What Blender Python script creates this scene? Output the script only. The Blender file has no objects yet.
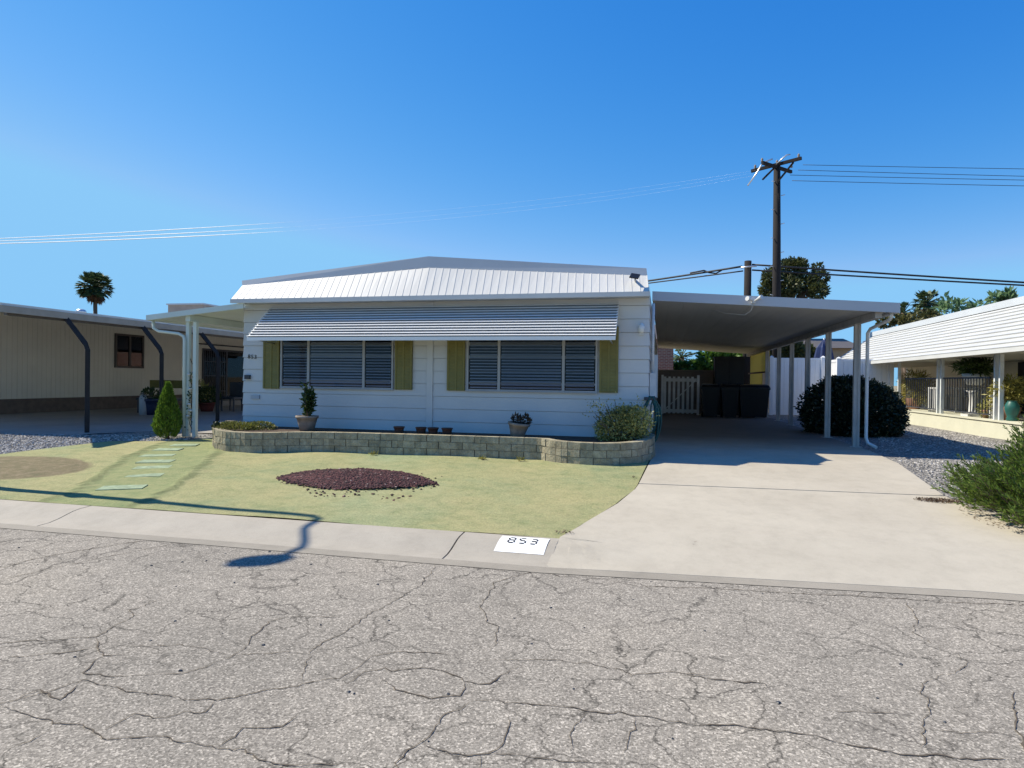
import bpy, bmesh, math, random
from mathutils import Vector, Matrix
from mathutils.geometry import tessellate_polygon
R = random.Random(853)
PI = math.pi
sc = bpy.context.scene
col = sc.collection
rad = math.radians

# ------------------------------------------------------------------ camera
F, H = 640.0, 1.6
yaw, pitch, roll = rad(13.2), rad(-.36), .013
ff = Vector((-math.sin(yaw)*math.cos(pitch), math.cos(yaw)*math.cos(pitch), math.sin(pitch)))
r0 = Vector((math.cos(yaw), math.sin(yaw), 0)); u0 = r0.cross(ff)
rr = r0*math.cos(roll) + u0*math.sin(roll); uu = -r0*math.sin(roll) + u0*math.cos(roll)
cam = bpy.data.cameras.new('camera'); co = bpy.data.objects.new('camera', cam); col.objects.link(co)
cam.sensor_width = 36; cam.lens = F/1024*36; cam.clip_end = 3000; cam.clip_start = .05
co.matrix_world = Matrix(((rr.x, uu.x, -ff.x, 0), (rr.y, uu.y, -ff.y, 0), (rr.z, uu.z, -ff.z, H), (0, 0, 0, 1)))
sc.camera = co
# survey helpers: sight lines from the camera station meeting known real planes
def ray(u, v): return ff + rr*((u-512)/F) + uu*((384-v)/F)
def aty(u, v, y):
    d = ray(u, v); p = d*(y/d.y); return Vector((p.x, p.y, H+p.z))
def atx(u, v, x):
    d = ray(u, v); p = d*(x/d.x); return Vector((p.x, p.y, H+p.z))
def zg(y):
    if y < 5.92: return 0.0
    if y < 10.6: return .085 + .335*(y-5.92)/4.68
    return .42
def road(u, v):
    d = ray(u, v); p = d*(-H/d.z); return (p.x, p.y)

# ------------------------------------------------------------------ materials
M = {}
def nodes(name):
    m = bpy.data.materials.new(name); m.use_nodes = True
    nt = m.node_tree; b = nt.nodes['Principled BSDF']; M[name] = m
    return m, nt, b
def N(nt, t, **k):
    n = nt.nodes.new(t)
    for a, v in k.items():
        if a.startswith('i_'): n.inputs[a[2:].replace('_', ' ')].default_value = v
        else: setattr(n, a, v)
    return n
def c4(c): return (c[0], c[1], c[2], 1)
def noise(nt, scale, detail=4, rough=.55, vec=None, stretch=None):
    g = N(nt, 'ShaderNodeNewGeometry'); src = g.outputs['Position']
    if vec is not None: src = vec
    if stretch:
        mp = N(nt, 'ShaderNodeMapping'); mp.inputs['Scale'].default_value = stretch
        nt.links.new(src, mp.inputs[0]); src = mp.outputs[0]
    n = N(nt, 'ShaderNodeTexNoise'); n.inputs['Scale'].default_value = scale
    n.inputs['Detail'].default_value = detail; n.inputs['Roughness'].default_value = rough
    nt.links.new(src, n.inputs['Vector']); return n
def ramp(nt, src, stops):
    r = N(nt, 'ShaderNodeValToRGB'); e = r.color_ramp.elements
    while len(e) < len(stops): e.new(.5)
    for i, (p, c) in enumerate(stops):
        e[i].position = p; e[i].color = c4(c) if isinstance(c, tuple) else (c, c, c, 1)
    nt.links.new(src, r.inputs[0]); return r
def mixc(nt, fac, a, b, mode='MIX'):
    m = N(nt, 'ShaderNodeMix', data_type='RGBA', blend_type=mode)
    for sock, v in ((m.inputs[0], fac), (m.inputs[6], a), (m.inputs[7], b)):
        if isinstance(v, (int, float)): sock.default_value = v
        elif isinstance(v, tuple): sock.default_value = c4(v)
        else: nt.links.new(v, sock)
    return m.outputs[2]
def bump(nt, b, src, strength, dist=.01):
    n = N(nt, 'ShaderNodeBump'); n.inputs['Strength'].default_value = strength; n.inputs['Distance'].default_value = dist
    nt.links.new(src, n.inputs['Height'])
    if b.inputs['Normal'].links: nt.links.new(b.inputs['Normal'].links[0].from_socket, n.inputs['Normal'])
    nt.links.new(n.outputs[0], b.inputs['Normal'])
def mat(name, c, rough=.6, var=.12, scale=3., metal=0, bmp=0, bscale=40, spec=.4, stretch=None):
    m, nt, b = nodes(name)
    b.inputs['Roughness'].default_value = rough; b.inputs['Metallic'].default_value = metal
    b.inputs['Specular IOR Level'].default_value = spec
    n = noise(nt, scale, 6, .6, stretch=stretch)
    lo = tuple(x*(1-var) for x in c); hi = tuple(min(1, x*(1+var)) for x in c)
    r = ramp(nt, n.outputs['Fac'], [(.3, lo), (.7, hi)]); nt.links.new(r.outputs[0], b.inputs['Base Color'])
    if bmp:
        n2 = noise(nt, bscale, 4); bump(nt, b, n2.outputs['Fac'], bmp)
    return m
def leafmat(name, dark, light, trans=.3):
    m, nt, b = nodes(name)
    g = N(nt, 'ShaderNodeNewGeometry')
    r = ramp(nt, g.outputs['Random Per Island'], [(0, dark), (1, light)])
    n = noise(nt, 2.2, 3); cc = mixc(nt, .55, r.outputs[0], ramp(nt, n.outputs['Fac'], [(.35, (.45, .45, .45)), (.65, (1.3, 1.25, 1.1))]).outputs[0], 'MULTIPLY')
    nt.links.new(cc, b.inputs['Base Color']); b.inputs['Roughness'].default_value = .55
    t = N(nt, 'ShaderNodeBsdfTranslucent'); nt.links.new(cc, t.inputs[0])
    mx = N(nt, 'ShaderNodeMixShader'); mx.inputs[0].default_value = trans
    nt.links.new(b.outputs[0], mx.inputs[1]); nt.links.new(t.outputs[0], mx.inputs[2])
    nt.links.new(mx.outputs[0], nt.nodes['Material Output'].inputs[0]); return m

mat('white_siding', (.575, .58, .575), .5, .05, 1.3, bmp=.05, bscale=25)
mat('white_paint', (.58, .58, .56), .45, .05, 2.)
mat('lap_white', (.50, .50, .485), .5, .05, 1.)
mat('mansard_white', (.60, .585, .545), .5, .05, 2.2, stretch=(5, 1, 1))
mat('cap_grey', (.40, .43, .46), .5, .06, 2.)
mat('post_grey', (.42, .40, .37), .5, .2, 6., stretch=(1, 1, .4))
mat('post_white', (.66, .68, .67), .5, .12, 5.)
mat('carport_white', (.50, .49, .45), .55, .08, 1.2, stretch=(1, .2, 1))
mat('fascia_grey', (.48, .50, .52), .5, .05, 1.)
mat('pale_green', (.60, .66, .60), .5, .06, 2.)
mat('awning_metal', (.80, .80, .785), .42, .05, 3., stretch=(.3, 4, 4))
mat('olive', (.20, .175, .05), .6, .12, 4.)
mat('olive_dark', (.15, .13, .03), .7, .2, 6.)
mat('dark_metal', (.045, .05, .06), .5, .2, 6.)
mat('slate_post', (.034, .032, .032), .6, .15, 6., spec=.12)
mat('black_plastic', (.009, .009, .010), .45, .2, 5.)
mat('tan_trim', (.34, .30, .25), .6, .1, 4., spec=.15)
mat('brown_roof', (.10, .085, .072), .6, .15, 3.)
mat('beige_wall', (.80, .76, .64), .65, .05, 1.2)
mat('brick_red', (.17, .13, .105), .8, .2, 6., bmp=.3)
mat('soil', (.075, .05, .035), .95, .4, 12., bmp=.8, bscale=45)
mat('terracotta', (.28, .15, .10), .8, .2, 8., bmp=.15)
mat('grey_pot', (.24, .20, .165), .85, .25, 9., bmp=.25)
mat('rust_pot', (.10, .045, .03), .8, .25, 9.)
mat('bark', (.12, .085, .06), .9, .35, 9., bmp=.6, stretch=(1, 1, .2))
mat('pole_wood', (.014, .011, .011), .9, .3, 5., bmp=.4, bscale=30, stretch=(3, 3, .2))
mat('frame_grey', (.36, .37, .38), .45, .08, 4.)
mat('steel', (.55, .56, .58), .35, .1, 4., metal=.7)
mat('hose_green', (.01, .085, .085), .4, .2, 9.)
mat('teal_glaze', (.02, .105, .09), .45, .2, 8.)
mat('yellow_sheet', (.42, .33, .05), .6, .25, 5., stretch=(1, 5, 1))
mat('cream_wall', (.56, .55, .43), .7, .06, 2., bmp=.1)
mat('stucco_tan', (.50, .36, .24), .8, .1, 3.)
mat('blue_tarp', (.015, .03, .10), .6, .2, 4.)
mat('vinyl', (.74, .75, .77), .45, .04, 2.)
mat('dark_room', (.018, .02, .026), .8, .3, 2.)
mat('stone_pad', (.255, .315, .20), .95, .28, 11., bmp=.5)
mat('lava', (.085, .028, .028), .95, .5, 30., bmp=.6, bscale=80)
mat('wire', (.02, .02, .022), .6, .1, 3.)
mat('wire_pale', (.80, .82, .85), .35, .05, 3.)
mat('black_text', (.02, .02, .02), .7, .1, 8.)
mat('gate_white', (.82, .80, .76), .6, .12, 4.)
mat('concrete_wall', (.30, .25, .21), .85, .15, 3., bmp=.2)
mat('cloth_red', (.14, .035, .028), .8, .2, 9.)
mat('blind', (.62, .68, .78), .5, .04, 2.)
mat('dry_straw', (.30, .19, .10), .9, .35, 14., bmp=.5)
leafmat('leaf_cypress', (.06, .13, .012), (.22, .35, .035), .3)
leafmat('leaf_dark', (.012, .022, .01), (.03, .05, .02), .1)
leafmat('leaf_juniper', (.06, .125, .018), (.25, .35, .065), .35)
leafmat('leaf_pine', (.03, .045, .014), (.12, .13, .04), .2)
leafmat('leaf_olive', (.05, .06, .015), (.16, .15, .05), .25)
leafmat('leaf_bright', (.035, .09, .012), (.13, .26, .03), .4)
leafmat('leaf_blue', (.08, .16, .09), (.20, .32, .15), .4)
leafmat('leaf_sage', (.15, .17, .04), (.60, .58, .22), .35)
leafmat('leaf_moss', (.08, .09, .02), (.24, .25, .06), .25)
leafmat('leaf_fern', (.02, .05, .01), (.07, .12, .025), .3)
leafmat('leaf_yellow', (.16, .15, .03), (.42, .38, .10), .35)
leafmat('leaf_palm', (.03, .06, .025), (.11, .17, .07), .2)
leafmat('leaf_dead', (.06, .035, .02), (.16, .10, .06), .15)
leafmat('leaf_brown', (.02, .016, .012), (.07, .05, .035), .1)

def mk_glass():
    m, nt, b = nodes('glass'); out = nt.nodes['Material Output']
    t = N(nt, 'ShaderNodeBsdfTransparent'); t.inputs[0].default_value = (.50, .53, .57, 1)
    g = N(nt, 'ShaderNodeBsdfGlossy'); g.inputs['Roughness'].default_value = .02
    fr = N(nt, 'ShaderNodeFresnel'); fr.inputs[0].default_value = 1.33
    mx = N(nt, 'ShaderNodeMixShader'); nt.links.new(fr.outputs[0], mx.inputs[0])
    nt.links.new(t.outputs[0], mx.inputs[1]); nt.links.new(g.outputs[0], mx.inputs[2]); nt.links.new(mx.outputs[0], out.inputs[0])
mk_glass()
def mk_road():
    m, nt, b = nodes('asphalt'); b.inputs['Roughness'].default_value = .9; b.inputs['Specular IOR Level'].default_value = .2
    g = N(nt, 'ShaderNodeNewGeometry'); P = g.outputs['Position']
    big = noise(nt, .45, 5, .6); mid = noise(nt, 6, 5, .7); fine = noise(nt, 190, 3, .8)
    base = ramp(nt, big.outputs['Fac'], [(.28, (.225, .204, .172)), (.52, (.275, .247, .207)), (.75, (.315, .28, .228))]).outputs[0]
    base = mixc(nt, .6, base, ramp(nt, mid.outputs['Fac'], [(.25, .72), (.6, 1.08)]).outputs[0], 'MULTIPLY')
    # aggregate: pale and dark stones
    vo = N(nt, 'ShaderNodeTexVoronoi'); vo.inputs['Scale'].default_value = 105; nt.links.new(P, vo.inputs['Vector'])
    sep = N(nt, 'ShaderNodeSeparateColor'); nt.links.new(vo.outputs['Color'], sep.inputs[0])
    st = ramp(nt, sep.outputs[0], [(0, .38), (.25, .74), (.6, 1.0), (.82, 1.35), (1, 2.2)]).outputs[0]
    base = mixc(nt, .68, base, st, 'MULTIPLY')
    fine2 = noise(nt, 95, 3, .9); base = mixc(nt, .7, base, ramp(nt, fine2.outputs['Fac'], [(.34, .5), (.64, 1.45)]).outputs[0], 'MULTIPLY')
    pat = noise(nt, .22, 4, .6, stretch=(.4, 1.5, 1)); base = mixc(nt, .6, base, ramp(nt, pat.outputs['Fac'], [(.35, .86), (.62, 1.1)]).outputs[0], 'MULTIPLY')
    # fine crazing between the big cracks
    wn = noise(nt, 1.6, 5, .65); add = N(nt, 'ShaderNodeVectorMath', operation='MULTIPLY_ADD')
    nt.links.new(wn.outputs['Color'], add.inputs[0]); add.inputs[1].default_value = (.6, .6, 0); nt.links.new(P, add.inputs[2])
    mp = N(nt, 'ShaderNodeMapping'); mp.inputs['Scale'].default_value = (.9, 1.25, 0); nt.links.new(add.outputs[0], mp.inputs[0])
    vc = N(nt, 'ShaderNodeTexVoronoi', feature='DISTANCE_TO_EDGE'); vc.inputs['Scale'].default_value = 2.3
    nt.links.new(mp.outputs[0], vc.inputs['Vector'])
    ck = ramp(nt, vc.outputs['Distance'], [(0, .25), (.010, .62), (.024, 1.)])
    cm = noise(nt, .5, 3); cmr = ramp(nt, cm.outputs['Fac'], [(.34, .15), (.52, .9)])
    base = mixc(nt, cmr.outputs[0], base, mixc(nt, 1., base, ck.outputs[0], 'MULTIPLY'))
    nt.links.new(base, b.inputs['Base Color'])
    bump(nt, b, fine.outputs['Fac'], .3, .004); bump(nt, b, vo.outputs['Distance'], .25, .004)
mk_road()
def mk_conc(name, a, c, specks=.25, grime_shade=False):
    m, nt, b = nodes(name); b.inputs['Roughness'].default_value = .85; b.inputs['Specular IOR Level'].default_value = .25
    big = noise(nt, .8, 6, .6); mid = noise(nt, 5, 6, .75); fine = noise(nt, 220, 2, .7)
    base = ramp(nt, big.outputs['Fac'], [(.3, a), (.7, c)]).outputs[0]
    base = mixc(nt, .55, base, ramp(nt, mid.outputs['Fac'], [(.25, .8), (.55, 1.03)]).outputs[0], 'MULTIPLY')
    base = mixc(nt, specks, base, ramp(nt, fine.outputs['Fac'], [(.3, .7), (.65, 1.2)]).outputs[0], 'MULTIPLY')
    g_ = N(nt, 'ShaderNodeNewGeometry')
    wv = noise(nt, 3, 4); ma = N(nt, 'ShaderNodeVectorMath', operation='MULTIPLY_ADD'); nt.links.new(wv.outputs['Color'], ma.inputs[0]); ma.inputs[1].default_value = (.5, .5, 0); nt.links.new(g_.outputs['Position'], ma.inputs[2])
    vd = N(nt, 'ShaderNodeTexVoronoi'); vd.inputs['Scale'].default_value = 1.7; nt.links.new(ma.outputs[0], vd.inputs['Vector'])
    base = mixc(nt, .8, base, ramp(nt, vd.outputs['Distance'], [(.015, .62), (.045, .93), (.11, 1.)]).outputs[0], 'MULTIPLY')
    blot = noise(nt, 1.3, 7, .7, stretch=(1, .6, 1)); base = mixc(nt, .6, base, ramp(nt, blot.outputs['Fac'], [(.3, .84), (.48, 1.), (.7, 1.05)]).outputs[0], 'MULTIPLY')
    if grime_shade:     # brown darkening that paints in the carport's deep shade, along with parking grime
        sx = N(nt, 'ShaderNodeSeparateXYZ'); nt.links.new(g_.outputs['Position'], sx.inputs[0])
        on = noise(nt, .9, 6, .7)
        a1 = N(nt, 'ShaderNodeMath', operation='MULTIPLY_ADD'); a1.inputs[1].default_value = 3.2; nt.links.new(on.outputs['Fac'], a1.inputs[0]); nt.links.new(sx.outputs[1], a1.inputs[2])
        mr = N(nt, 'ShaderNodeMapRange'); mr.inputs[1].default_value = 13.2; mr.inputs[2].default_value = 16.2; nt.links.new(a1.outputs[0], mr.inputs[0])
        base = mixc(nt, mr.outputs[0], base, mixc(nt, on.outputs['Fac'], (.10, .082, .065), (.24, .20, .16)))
    nt.links.new(base, b.inputs['Base Color']); bump(nt, b, fine.outputs['Fac'], .25, .004)
mk_conc('drive_concrete', (.405, .362, .29), (.46, .415, .335), grime_shade=True)
mk_conc('concrete', (.405, .362, .29), (.46, .415, .335))
mk_conc('kerb_concrete', (.345, .31, .255), (.41, .37, .305), .4)
mk_conc('gutter', (.25, .225, .185), (.34, .305, .25), .7)
mk_conc('patio_slab', (.28, .26, .235), (.36, .335, .30))
def mk_lawn():
    m, nt, b = nodes('lawn'); b.inputs['Roughness'].default_value = .95; b.inputs['Specular IOR Level'].default_value = .1
    a = noise(nt, .9, 6, .65, stretch=(.8, 1, 1)); d = noise(nt, 5.5, 8, .78, stretch=(.8, 1, 1)); f = noise(nt, 42, 5, .9)
    g2 = noise(nt, .38, 4, .5)
    base = ramp(nt, a.outputs['Fac'], [(.28, (.225, .265, .148)), (.46, (.315, .31, .162)), (.72, (.375, .335, .178))]).outputs[0]
    base = mixc(nt, ramp(nt, g2.outputs['Fac'], [(.55, 0.), (.75, .65)]).outputs[0], base, (.235, .32, .20))
    base = mixc(nt, .7, base, ramp(nt, d.outputs['Fac'], [(.3, (.58, .70, .60)), (.55, (1.06, 1.05, 1.02))]).outputs[0], 'MULTIPLY')
    base = mixc(nt, .7, base, ramp(nt, f.outputs['Fac'], [(.34, .62), (.63, 1.28)]).outputs[0], 'MULTIPLY')
    at = N(nt, 'ShaderNodeAttribute', attribute_name='wear'); sp_ = N(nt, 'ShaderNodeSeparateColor'); nt.links.new(at.outputs['Color'], sp_.inputs[0])
    nb_ = noise(nt, 7, 6, .75)
    def msk(o, k):
        ad = N(nt, 'ShaderNodeMath', operation='ADD'); nt.links.new(o, ad.inputs[0]); nt.links.new(nb_.outputs['Fac'], ad.inputs[1])
        return ramp(nt, ad.outputs[0], [(.78, 0.), (1.0, k)]).outputs[0] if False else ramp(nt, ad.outputs[0], [(.62, 0.), (.98, k)]).outputs[0]
    pn = ramp(nt, d.outputs['Fac'], [(.3, (.17, .215, .10)), (.5, (.25, .275, .13)), (.72, (.33, .315, .16))]).outputs[0]
    base = mixc(nt, msk(sp_.outputs[0], .85), base, pn)
    base = mixc(nt, msk(sp_.outputs[2], .8), base, mixc(nt, nb_.outputs['Fac'], (.10, .14, .06), (.27, .255, .13)))
    dn = ramp(nt, nb_.outputs['Fac'], [(.3, (.13, .13, .075)), (.5, (.20, .165, .10)), (.7, (.28, .225, .15))]).outputs[0]
    base = mixc(nt, msk(sp_.outputs[1], .95), base, mixc(nt, .5, dn, ramp(nt, f.outputs['Fac'], [(.3, .6), (.65, 1.2)]).outputs[0], 'MULTIPLY'))
    nt.links.new(base, b.inputs['Base Color']); bump(nt, b, f.outputs['Fac'], .7, .012); bump(nt, b, d.outputs['Fac'], .5, .04)
mk_lawn()
def mk_lawn2(name, stops):
    m, nt, b = nodes(name); b.inputs['Roughness'].default_value = .95; b.inputs['Specular IOR Level'].default_value = .1
    d = noise(nt, 5, 6, .75, stretch=(.6, 1.3, 1)); f = noise(nt, 110, 3, .8)
    base = ramp(nt, d.outputs['Fac'], stops).outputs[0]
    base = mixc(nt, .65, base, ramp(nt, f.outputs['Fac'], [(.3, .55), (.65, 1.25)]).outputs[0], 'MULTIPLY')
    nt.links.new(base, b.inputs['Base Color']); bump(nt, b, f.outputs['Fac'], .8, .015); bump(nt, b, d.outputs['Fac'], .4, .03)
mk_lawn2('path_green', [(.3, (.25, .29, .14)), (.5, (.36, .38, .20)), (.7, (.46, .43, .23))])
mk_lawn2('bare_dirt', [(.3, (.20, .19, .10)), (.5, (.29, .235, .14)), (.7, (.36, .29, .19))])
mk_lawn2('far_ground', [(.3, (.22, .18, .12)), (.5, (.28, .24, .16)), (.7, (.34, .30, .2))])
def mk_gravel():
    m, nt, b = nodes('gravel'); b.inputs['Roughness'].default_value = .9
    g = N(nt, 'ShaderNodeNewGeometry')
    vo = N(nt, 'ShaderNodeTexVoronoi'); vo.inputs['Scale'].default_value = 34; nt.links.new(g.outputs['Position'], vo.inputs['Vector'])
    sep = N(nt, 'ShaderNodeSeparateColor'); nt.links.new(vo.outputs['Color'], sep.inputs[0])
    base = ramp(nt, sep.outputs[0], [(0, (.10, .094, .088)), (.4, (.24, .226, .21)), (.8, (.36, .34, .31)), (1, (.5, .47, .43))]).outputs[0]
    sh = ramp(nt, vo.outputs['Distance'], [(.25, 1.), (.75, .45)]).outputs[0]
    base = mixc(nt, .8, base, sh, 'MULTIPLY')
    nt.links.new(base, b.inputs['Base Color'])
    inv = N(nt, 'ShaderNodeMath', operation='SUBTRACT'); inv.inputs[0].default_value = 1; nt.links.new(vo.outputs['Distance'], inv.inputs[1])
    bump(nt, b, inv.outputs[0], .9, .03)
mk_gravel()
def mk_block():
    m, nt, b = nodes('split_block'); b.inputs['Roughness'].default_value = .92; b.inputs['Specular IOR Level'].default_value = .15
    g = N(nt, 'ShaderNodeNewGeometry'); n = noise(nt, 9, 6, .7); n2 = noise(nt, 60, 4, .8)
    a = ramp(nt, g.outputs['Random Per Island'], [(0, (.33, .29, .20)), (1, (.46, .41, .29))]).outputs[0]
    a = mixc(nt, .7, a, ramp(nt, n.outputs['Fac'], [(.3, .45), (.62, 1.14)]).outputs[0], 'MULTIPLY')
    a = mixc(nt, .6, a, ramp(nt, n2.outputs['Fac'], [(.3, .6), (.65, 1.2)]).outputs[0], 'MULTIPLY')
    nt.links.new(a, b.inputs['Base Color']); bump(nt, b, n.outputs['Fac'], .8, .04); bump(nt, b, n2.outputs['Fac'], .7, .012)
mk_block()
def mk_stone():
    m, nt, b = nodes('lava_stone'); b.inputs['Roughness'].default_value = .9
    g = N(nt, 'ShaderNodeNewGeometry')
    a = ramp(nt, g.outputs['Random Per Island'], [(0, (.02, .009, .010)), (.6, (.075, .024, .025)), (.975, (.14, .05, .045)), (1, (.4, .32, .28))]).outputs[0]
    nt.links.new(a, b.inputs['Base Color'])
    m, nt, b = nodes('gravel_stone'); b.inputs['Roughness'].default_value = .9
    g = N(nt, 'ShaderNodeNewGeometry')
    a = ramp(nt, g.outputs['Random Per Island'], [(0, (.11, .103, .096)), (.6, (.31, .292, .268)), (1, (.56, .53, .49))]).outputs[0]
    nt.links.new(a, b.inputs['Base Color'])
mk_stone()
def mk_brick(name, c1, c2, mortar, sx, sy, axis='XZ'):
    m, nt, b = nodes(name); b.inputs['Roughness'].default_value = .9
    g = N(nt, 'ShaderNodeNewGeometry'); sp = N(nt, 'ShaderNodeSeparateXYZ'); nt.links.new(g.outputs['Position'], sp.inputs[0])
    cb = N(nt, 'ShaderNodeCombineXYZ'); ad = N(nt, 'ShaderNodeMath', operation='ADD')
    nt.links.new(sp.outputs[0], ad.inputs[0]); nt.links.new(sp.outputs[1], ad.inputs[1])
    nt.links.new(ad.outputs[0], cb.inputs[0]); nt.links.new(sp.outputs[2], cb.inputs[1])
    br = N(nt, 'ShaderNodeTexBrick'); br.inputs['Color1'].default_value = c4(c1); br.inputs['Color2'].default_value = c4(c2); br.inputs['Mortar'].default_value = c4(mortar)
    br.inputs['Scale'].default_value = 1; br.inputs['Brick Width'].default_value = sx; br.inputs['Row Height'].default_value = sy; br.inputs['Mortar Size'].default_value = .008
    nt.links.new(cb.outputs[0], br.inputs[0]); nt.links.new(br.outputs[0], b.inputs['Base Color'])
mk_brick('brick', (.34, .14, .09), (.25, .10, .07), (.42, .36, .30), .21, .075)
mk_brick('slump_block', (.30, .25, .21), (.26, .21, .18), (.2, .18, .16), .4, .2)

# ------------------------------------------------------------------ mesh builder
class MB:
    def __init__(s): s.v = []; s.f = []; s.sm = []
    def add(s, vs, fs, smooth=False):
        k = len(s.v); s.v += [tuple(p) for p in vs]
        for f in fs: s.f.append([i+k for i in f]); s.sm.append(smooth)
        return s
    def box(s, x0, x1, y0, y1, z0, z1):
        return s.add([(x, y, z) for z in (z0, z1) for y in (y0, y1) for x in (x0, x1)],
                     [(0, 2, 3, 1), (4, 5, 7, 6), (0, 1, 5, 4), (2, 6, 7, 3), (0, 4, 6, 2), (1, 3, 7, 5)])
    def hexa(s, b, t):   # 4 bottom points, 4 top points (same order)
        return s.add(list(b)+list(t), [(3, 2, 1, 0), (4, 5, 6, 7), (0, 1, 5, 4), (1, 2, 6, 5), (2, 3, 7, 6), (3, 0, 4, 7)])
    def tube(s, pts, r, n=8, cap=True, smooth=True):
        pts = [Vector(p) for p in pts]; k = len(s.v); L = len(pts)
        rs = r if isinstance(r, (list, tuple)) else [r]*L
        up = Vector((0, 0, 1)); prev = None
        for i, p in enumerate(pts):
            t = (pts[min(i+1, L-1)] - pts[max(i-1, 0)]).normalized()
            a = prev - t*prev.dot(t) if prev is not None else (up.cross(t) if abs(t.z) < .95 else Vector((1, 0, 0)).cross(t))
            if a.length < 1e-6: a = Vector((1, 0, 0)).cross(t)
            a.normalize(); prev = a; b = t.cross(a)
            for j in range(n):
                q = p + (a*math.cos(2*PI*j/n) + b*math.sin(2*PI*j/n))*rs[i]; s.v.append(tuple(q))
        for i in range(L-1):
            for j in range(n):
                s.f.append([k+i*n+j, k+i*n+(j+1) % n, k+(i+1)*n+(j+1) % n, k+(i+1)*n+j]); s.sm.append(smooth)
        if cap:
            s.f.append([k+j for j in reversed(range(n))]); s.sm.append(False)
            s.f.append([k+(L-1)*n+j for j in range(n)]); s.sm.append(False)
        return s
    def bar(s, a, b, w, h=None):   # square bar
        h = h or w; a = Vector(a); b = Vector(b); t = (b-a).normalized()
        x = Vector((0, 0, 1)).cross(t) if abs(t.z) < .95 else Vector((0, 1, 0)).cross(t)
        x.normalize(); y = t.cross(x); x *= w/2; y *= h/2
        return s.hexa([a-x-y, a+x-y, a+x+y, a-x+y], [b-x-y, b+x-y, b+x+y, b-x+y])
    def lathe(s, c, prof, n=20):
        c = Vector(c); k = len(s.v); L = len(prof)
        for r, z in prof:
            for j in range(n): s.v.append((c.x+r*math.cos(2*PI*j/n), c.y+r*math.sin(2*PI*j/n), c.z+z))
        for i in range(L-1):
            for j in range(n): s.f.append([k+i*n+j, k+i*n+(j+1) % n, k+(i+1)*n+(j+1) % n, k+(i+1)*n+j]); s.sm.append(True)
        s.f.append([k+j for j in reversed(range(n))]); s.sm.append(False)
        s.f.append([k+(L-1)*n+j for j in range(n)]); s.sm.append(False)
        return s
    def sweep(s, prof, a, b):   # profile of (offset Vector) extruded from a to b, closed loop
        a = Vector(a); b = Vector(b); n = len(prof); k = len(s.v)
        for o in (a, b):
            for p in prof: s.v.append(tuple(o+Vector(p)))
        for j in range(n): s.f.append([k+j, k+(j+1) % n, k+n+(j+1) % n, k+n+j]); s.sm.append(False)
        s.f.append([k+j for j in reversed(range(n))]); s.sm.append(False); s.f.append([k+n+j for j in range(n)]); s.sm.append(False)
        return s
    def build(s, name, m, parent=None, loc=None):
        o0 = Vector((0, 0, 0))
        if parent is not None:
            o0 = abs_loc(parent) if loc is None else abs_loc(parent)
        elif loc is not None: o0 = Vector(loc)
        me = bpy.data.meshes.new(name)
        me.from_pydata([(p[0]-o0.x, p[1]-o0.y, p[2]-o0.z) for p in s.v], [], s.f)
        me.polygons.foreach_set('use_smooth', s.sm)
        me.materials.append(M[m] if isinstance(m, str) else m); me.update()
        bm = bmesh.new(); bm.from_mesh(me)
        if len(bm.faces) < 6000: bmesh.ops.recalc_face_normals(bm, faces=bm.faces)
        bm.to_mesh(me); bm.free()
        o = bpy.data.objects.new(name, me); col.objects.link(o)
        if parent is not None: o.parent = parent
        elif loc is not None: o.location = loc
        return o
def abs_loc(o):
    v = Vector((0, 0, 0))
    while o is not None: v += Vector(o.location); o = o.parent
    return v
def tag(o, label=None, cat=None, group=None, kind=None):
    if label: o['label'] = label
    if cat: o['category'] = cat
    if group: o['group'] = group
    if kind: o['kind'] = kind
    return o
def thing(name, loc, label, cat, group=None):
    o = bpy.data.objects.new(name, None); o.empty_display_size = .2; col.objects.link(o); o.location = loc
    return tag(o, label, cat, group)
def copy_tree(o, loc, label=None):
    c = o.copy(); col.objects.link(c); c.location = loc
    if label: c['label'] = label
    def rec(src, dst):
        for ch in list(src.children):
            d = ch.copy(); col.objects.link(d); d.parent = dst; rec(ch, d)
    rec(o, c); return c
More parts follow.
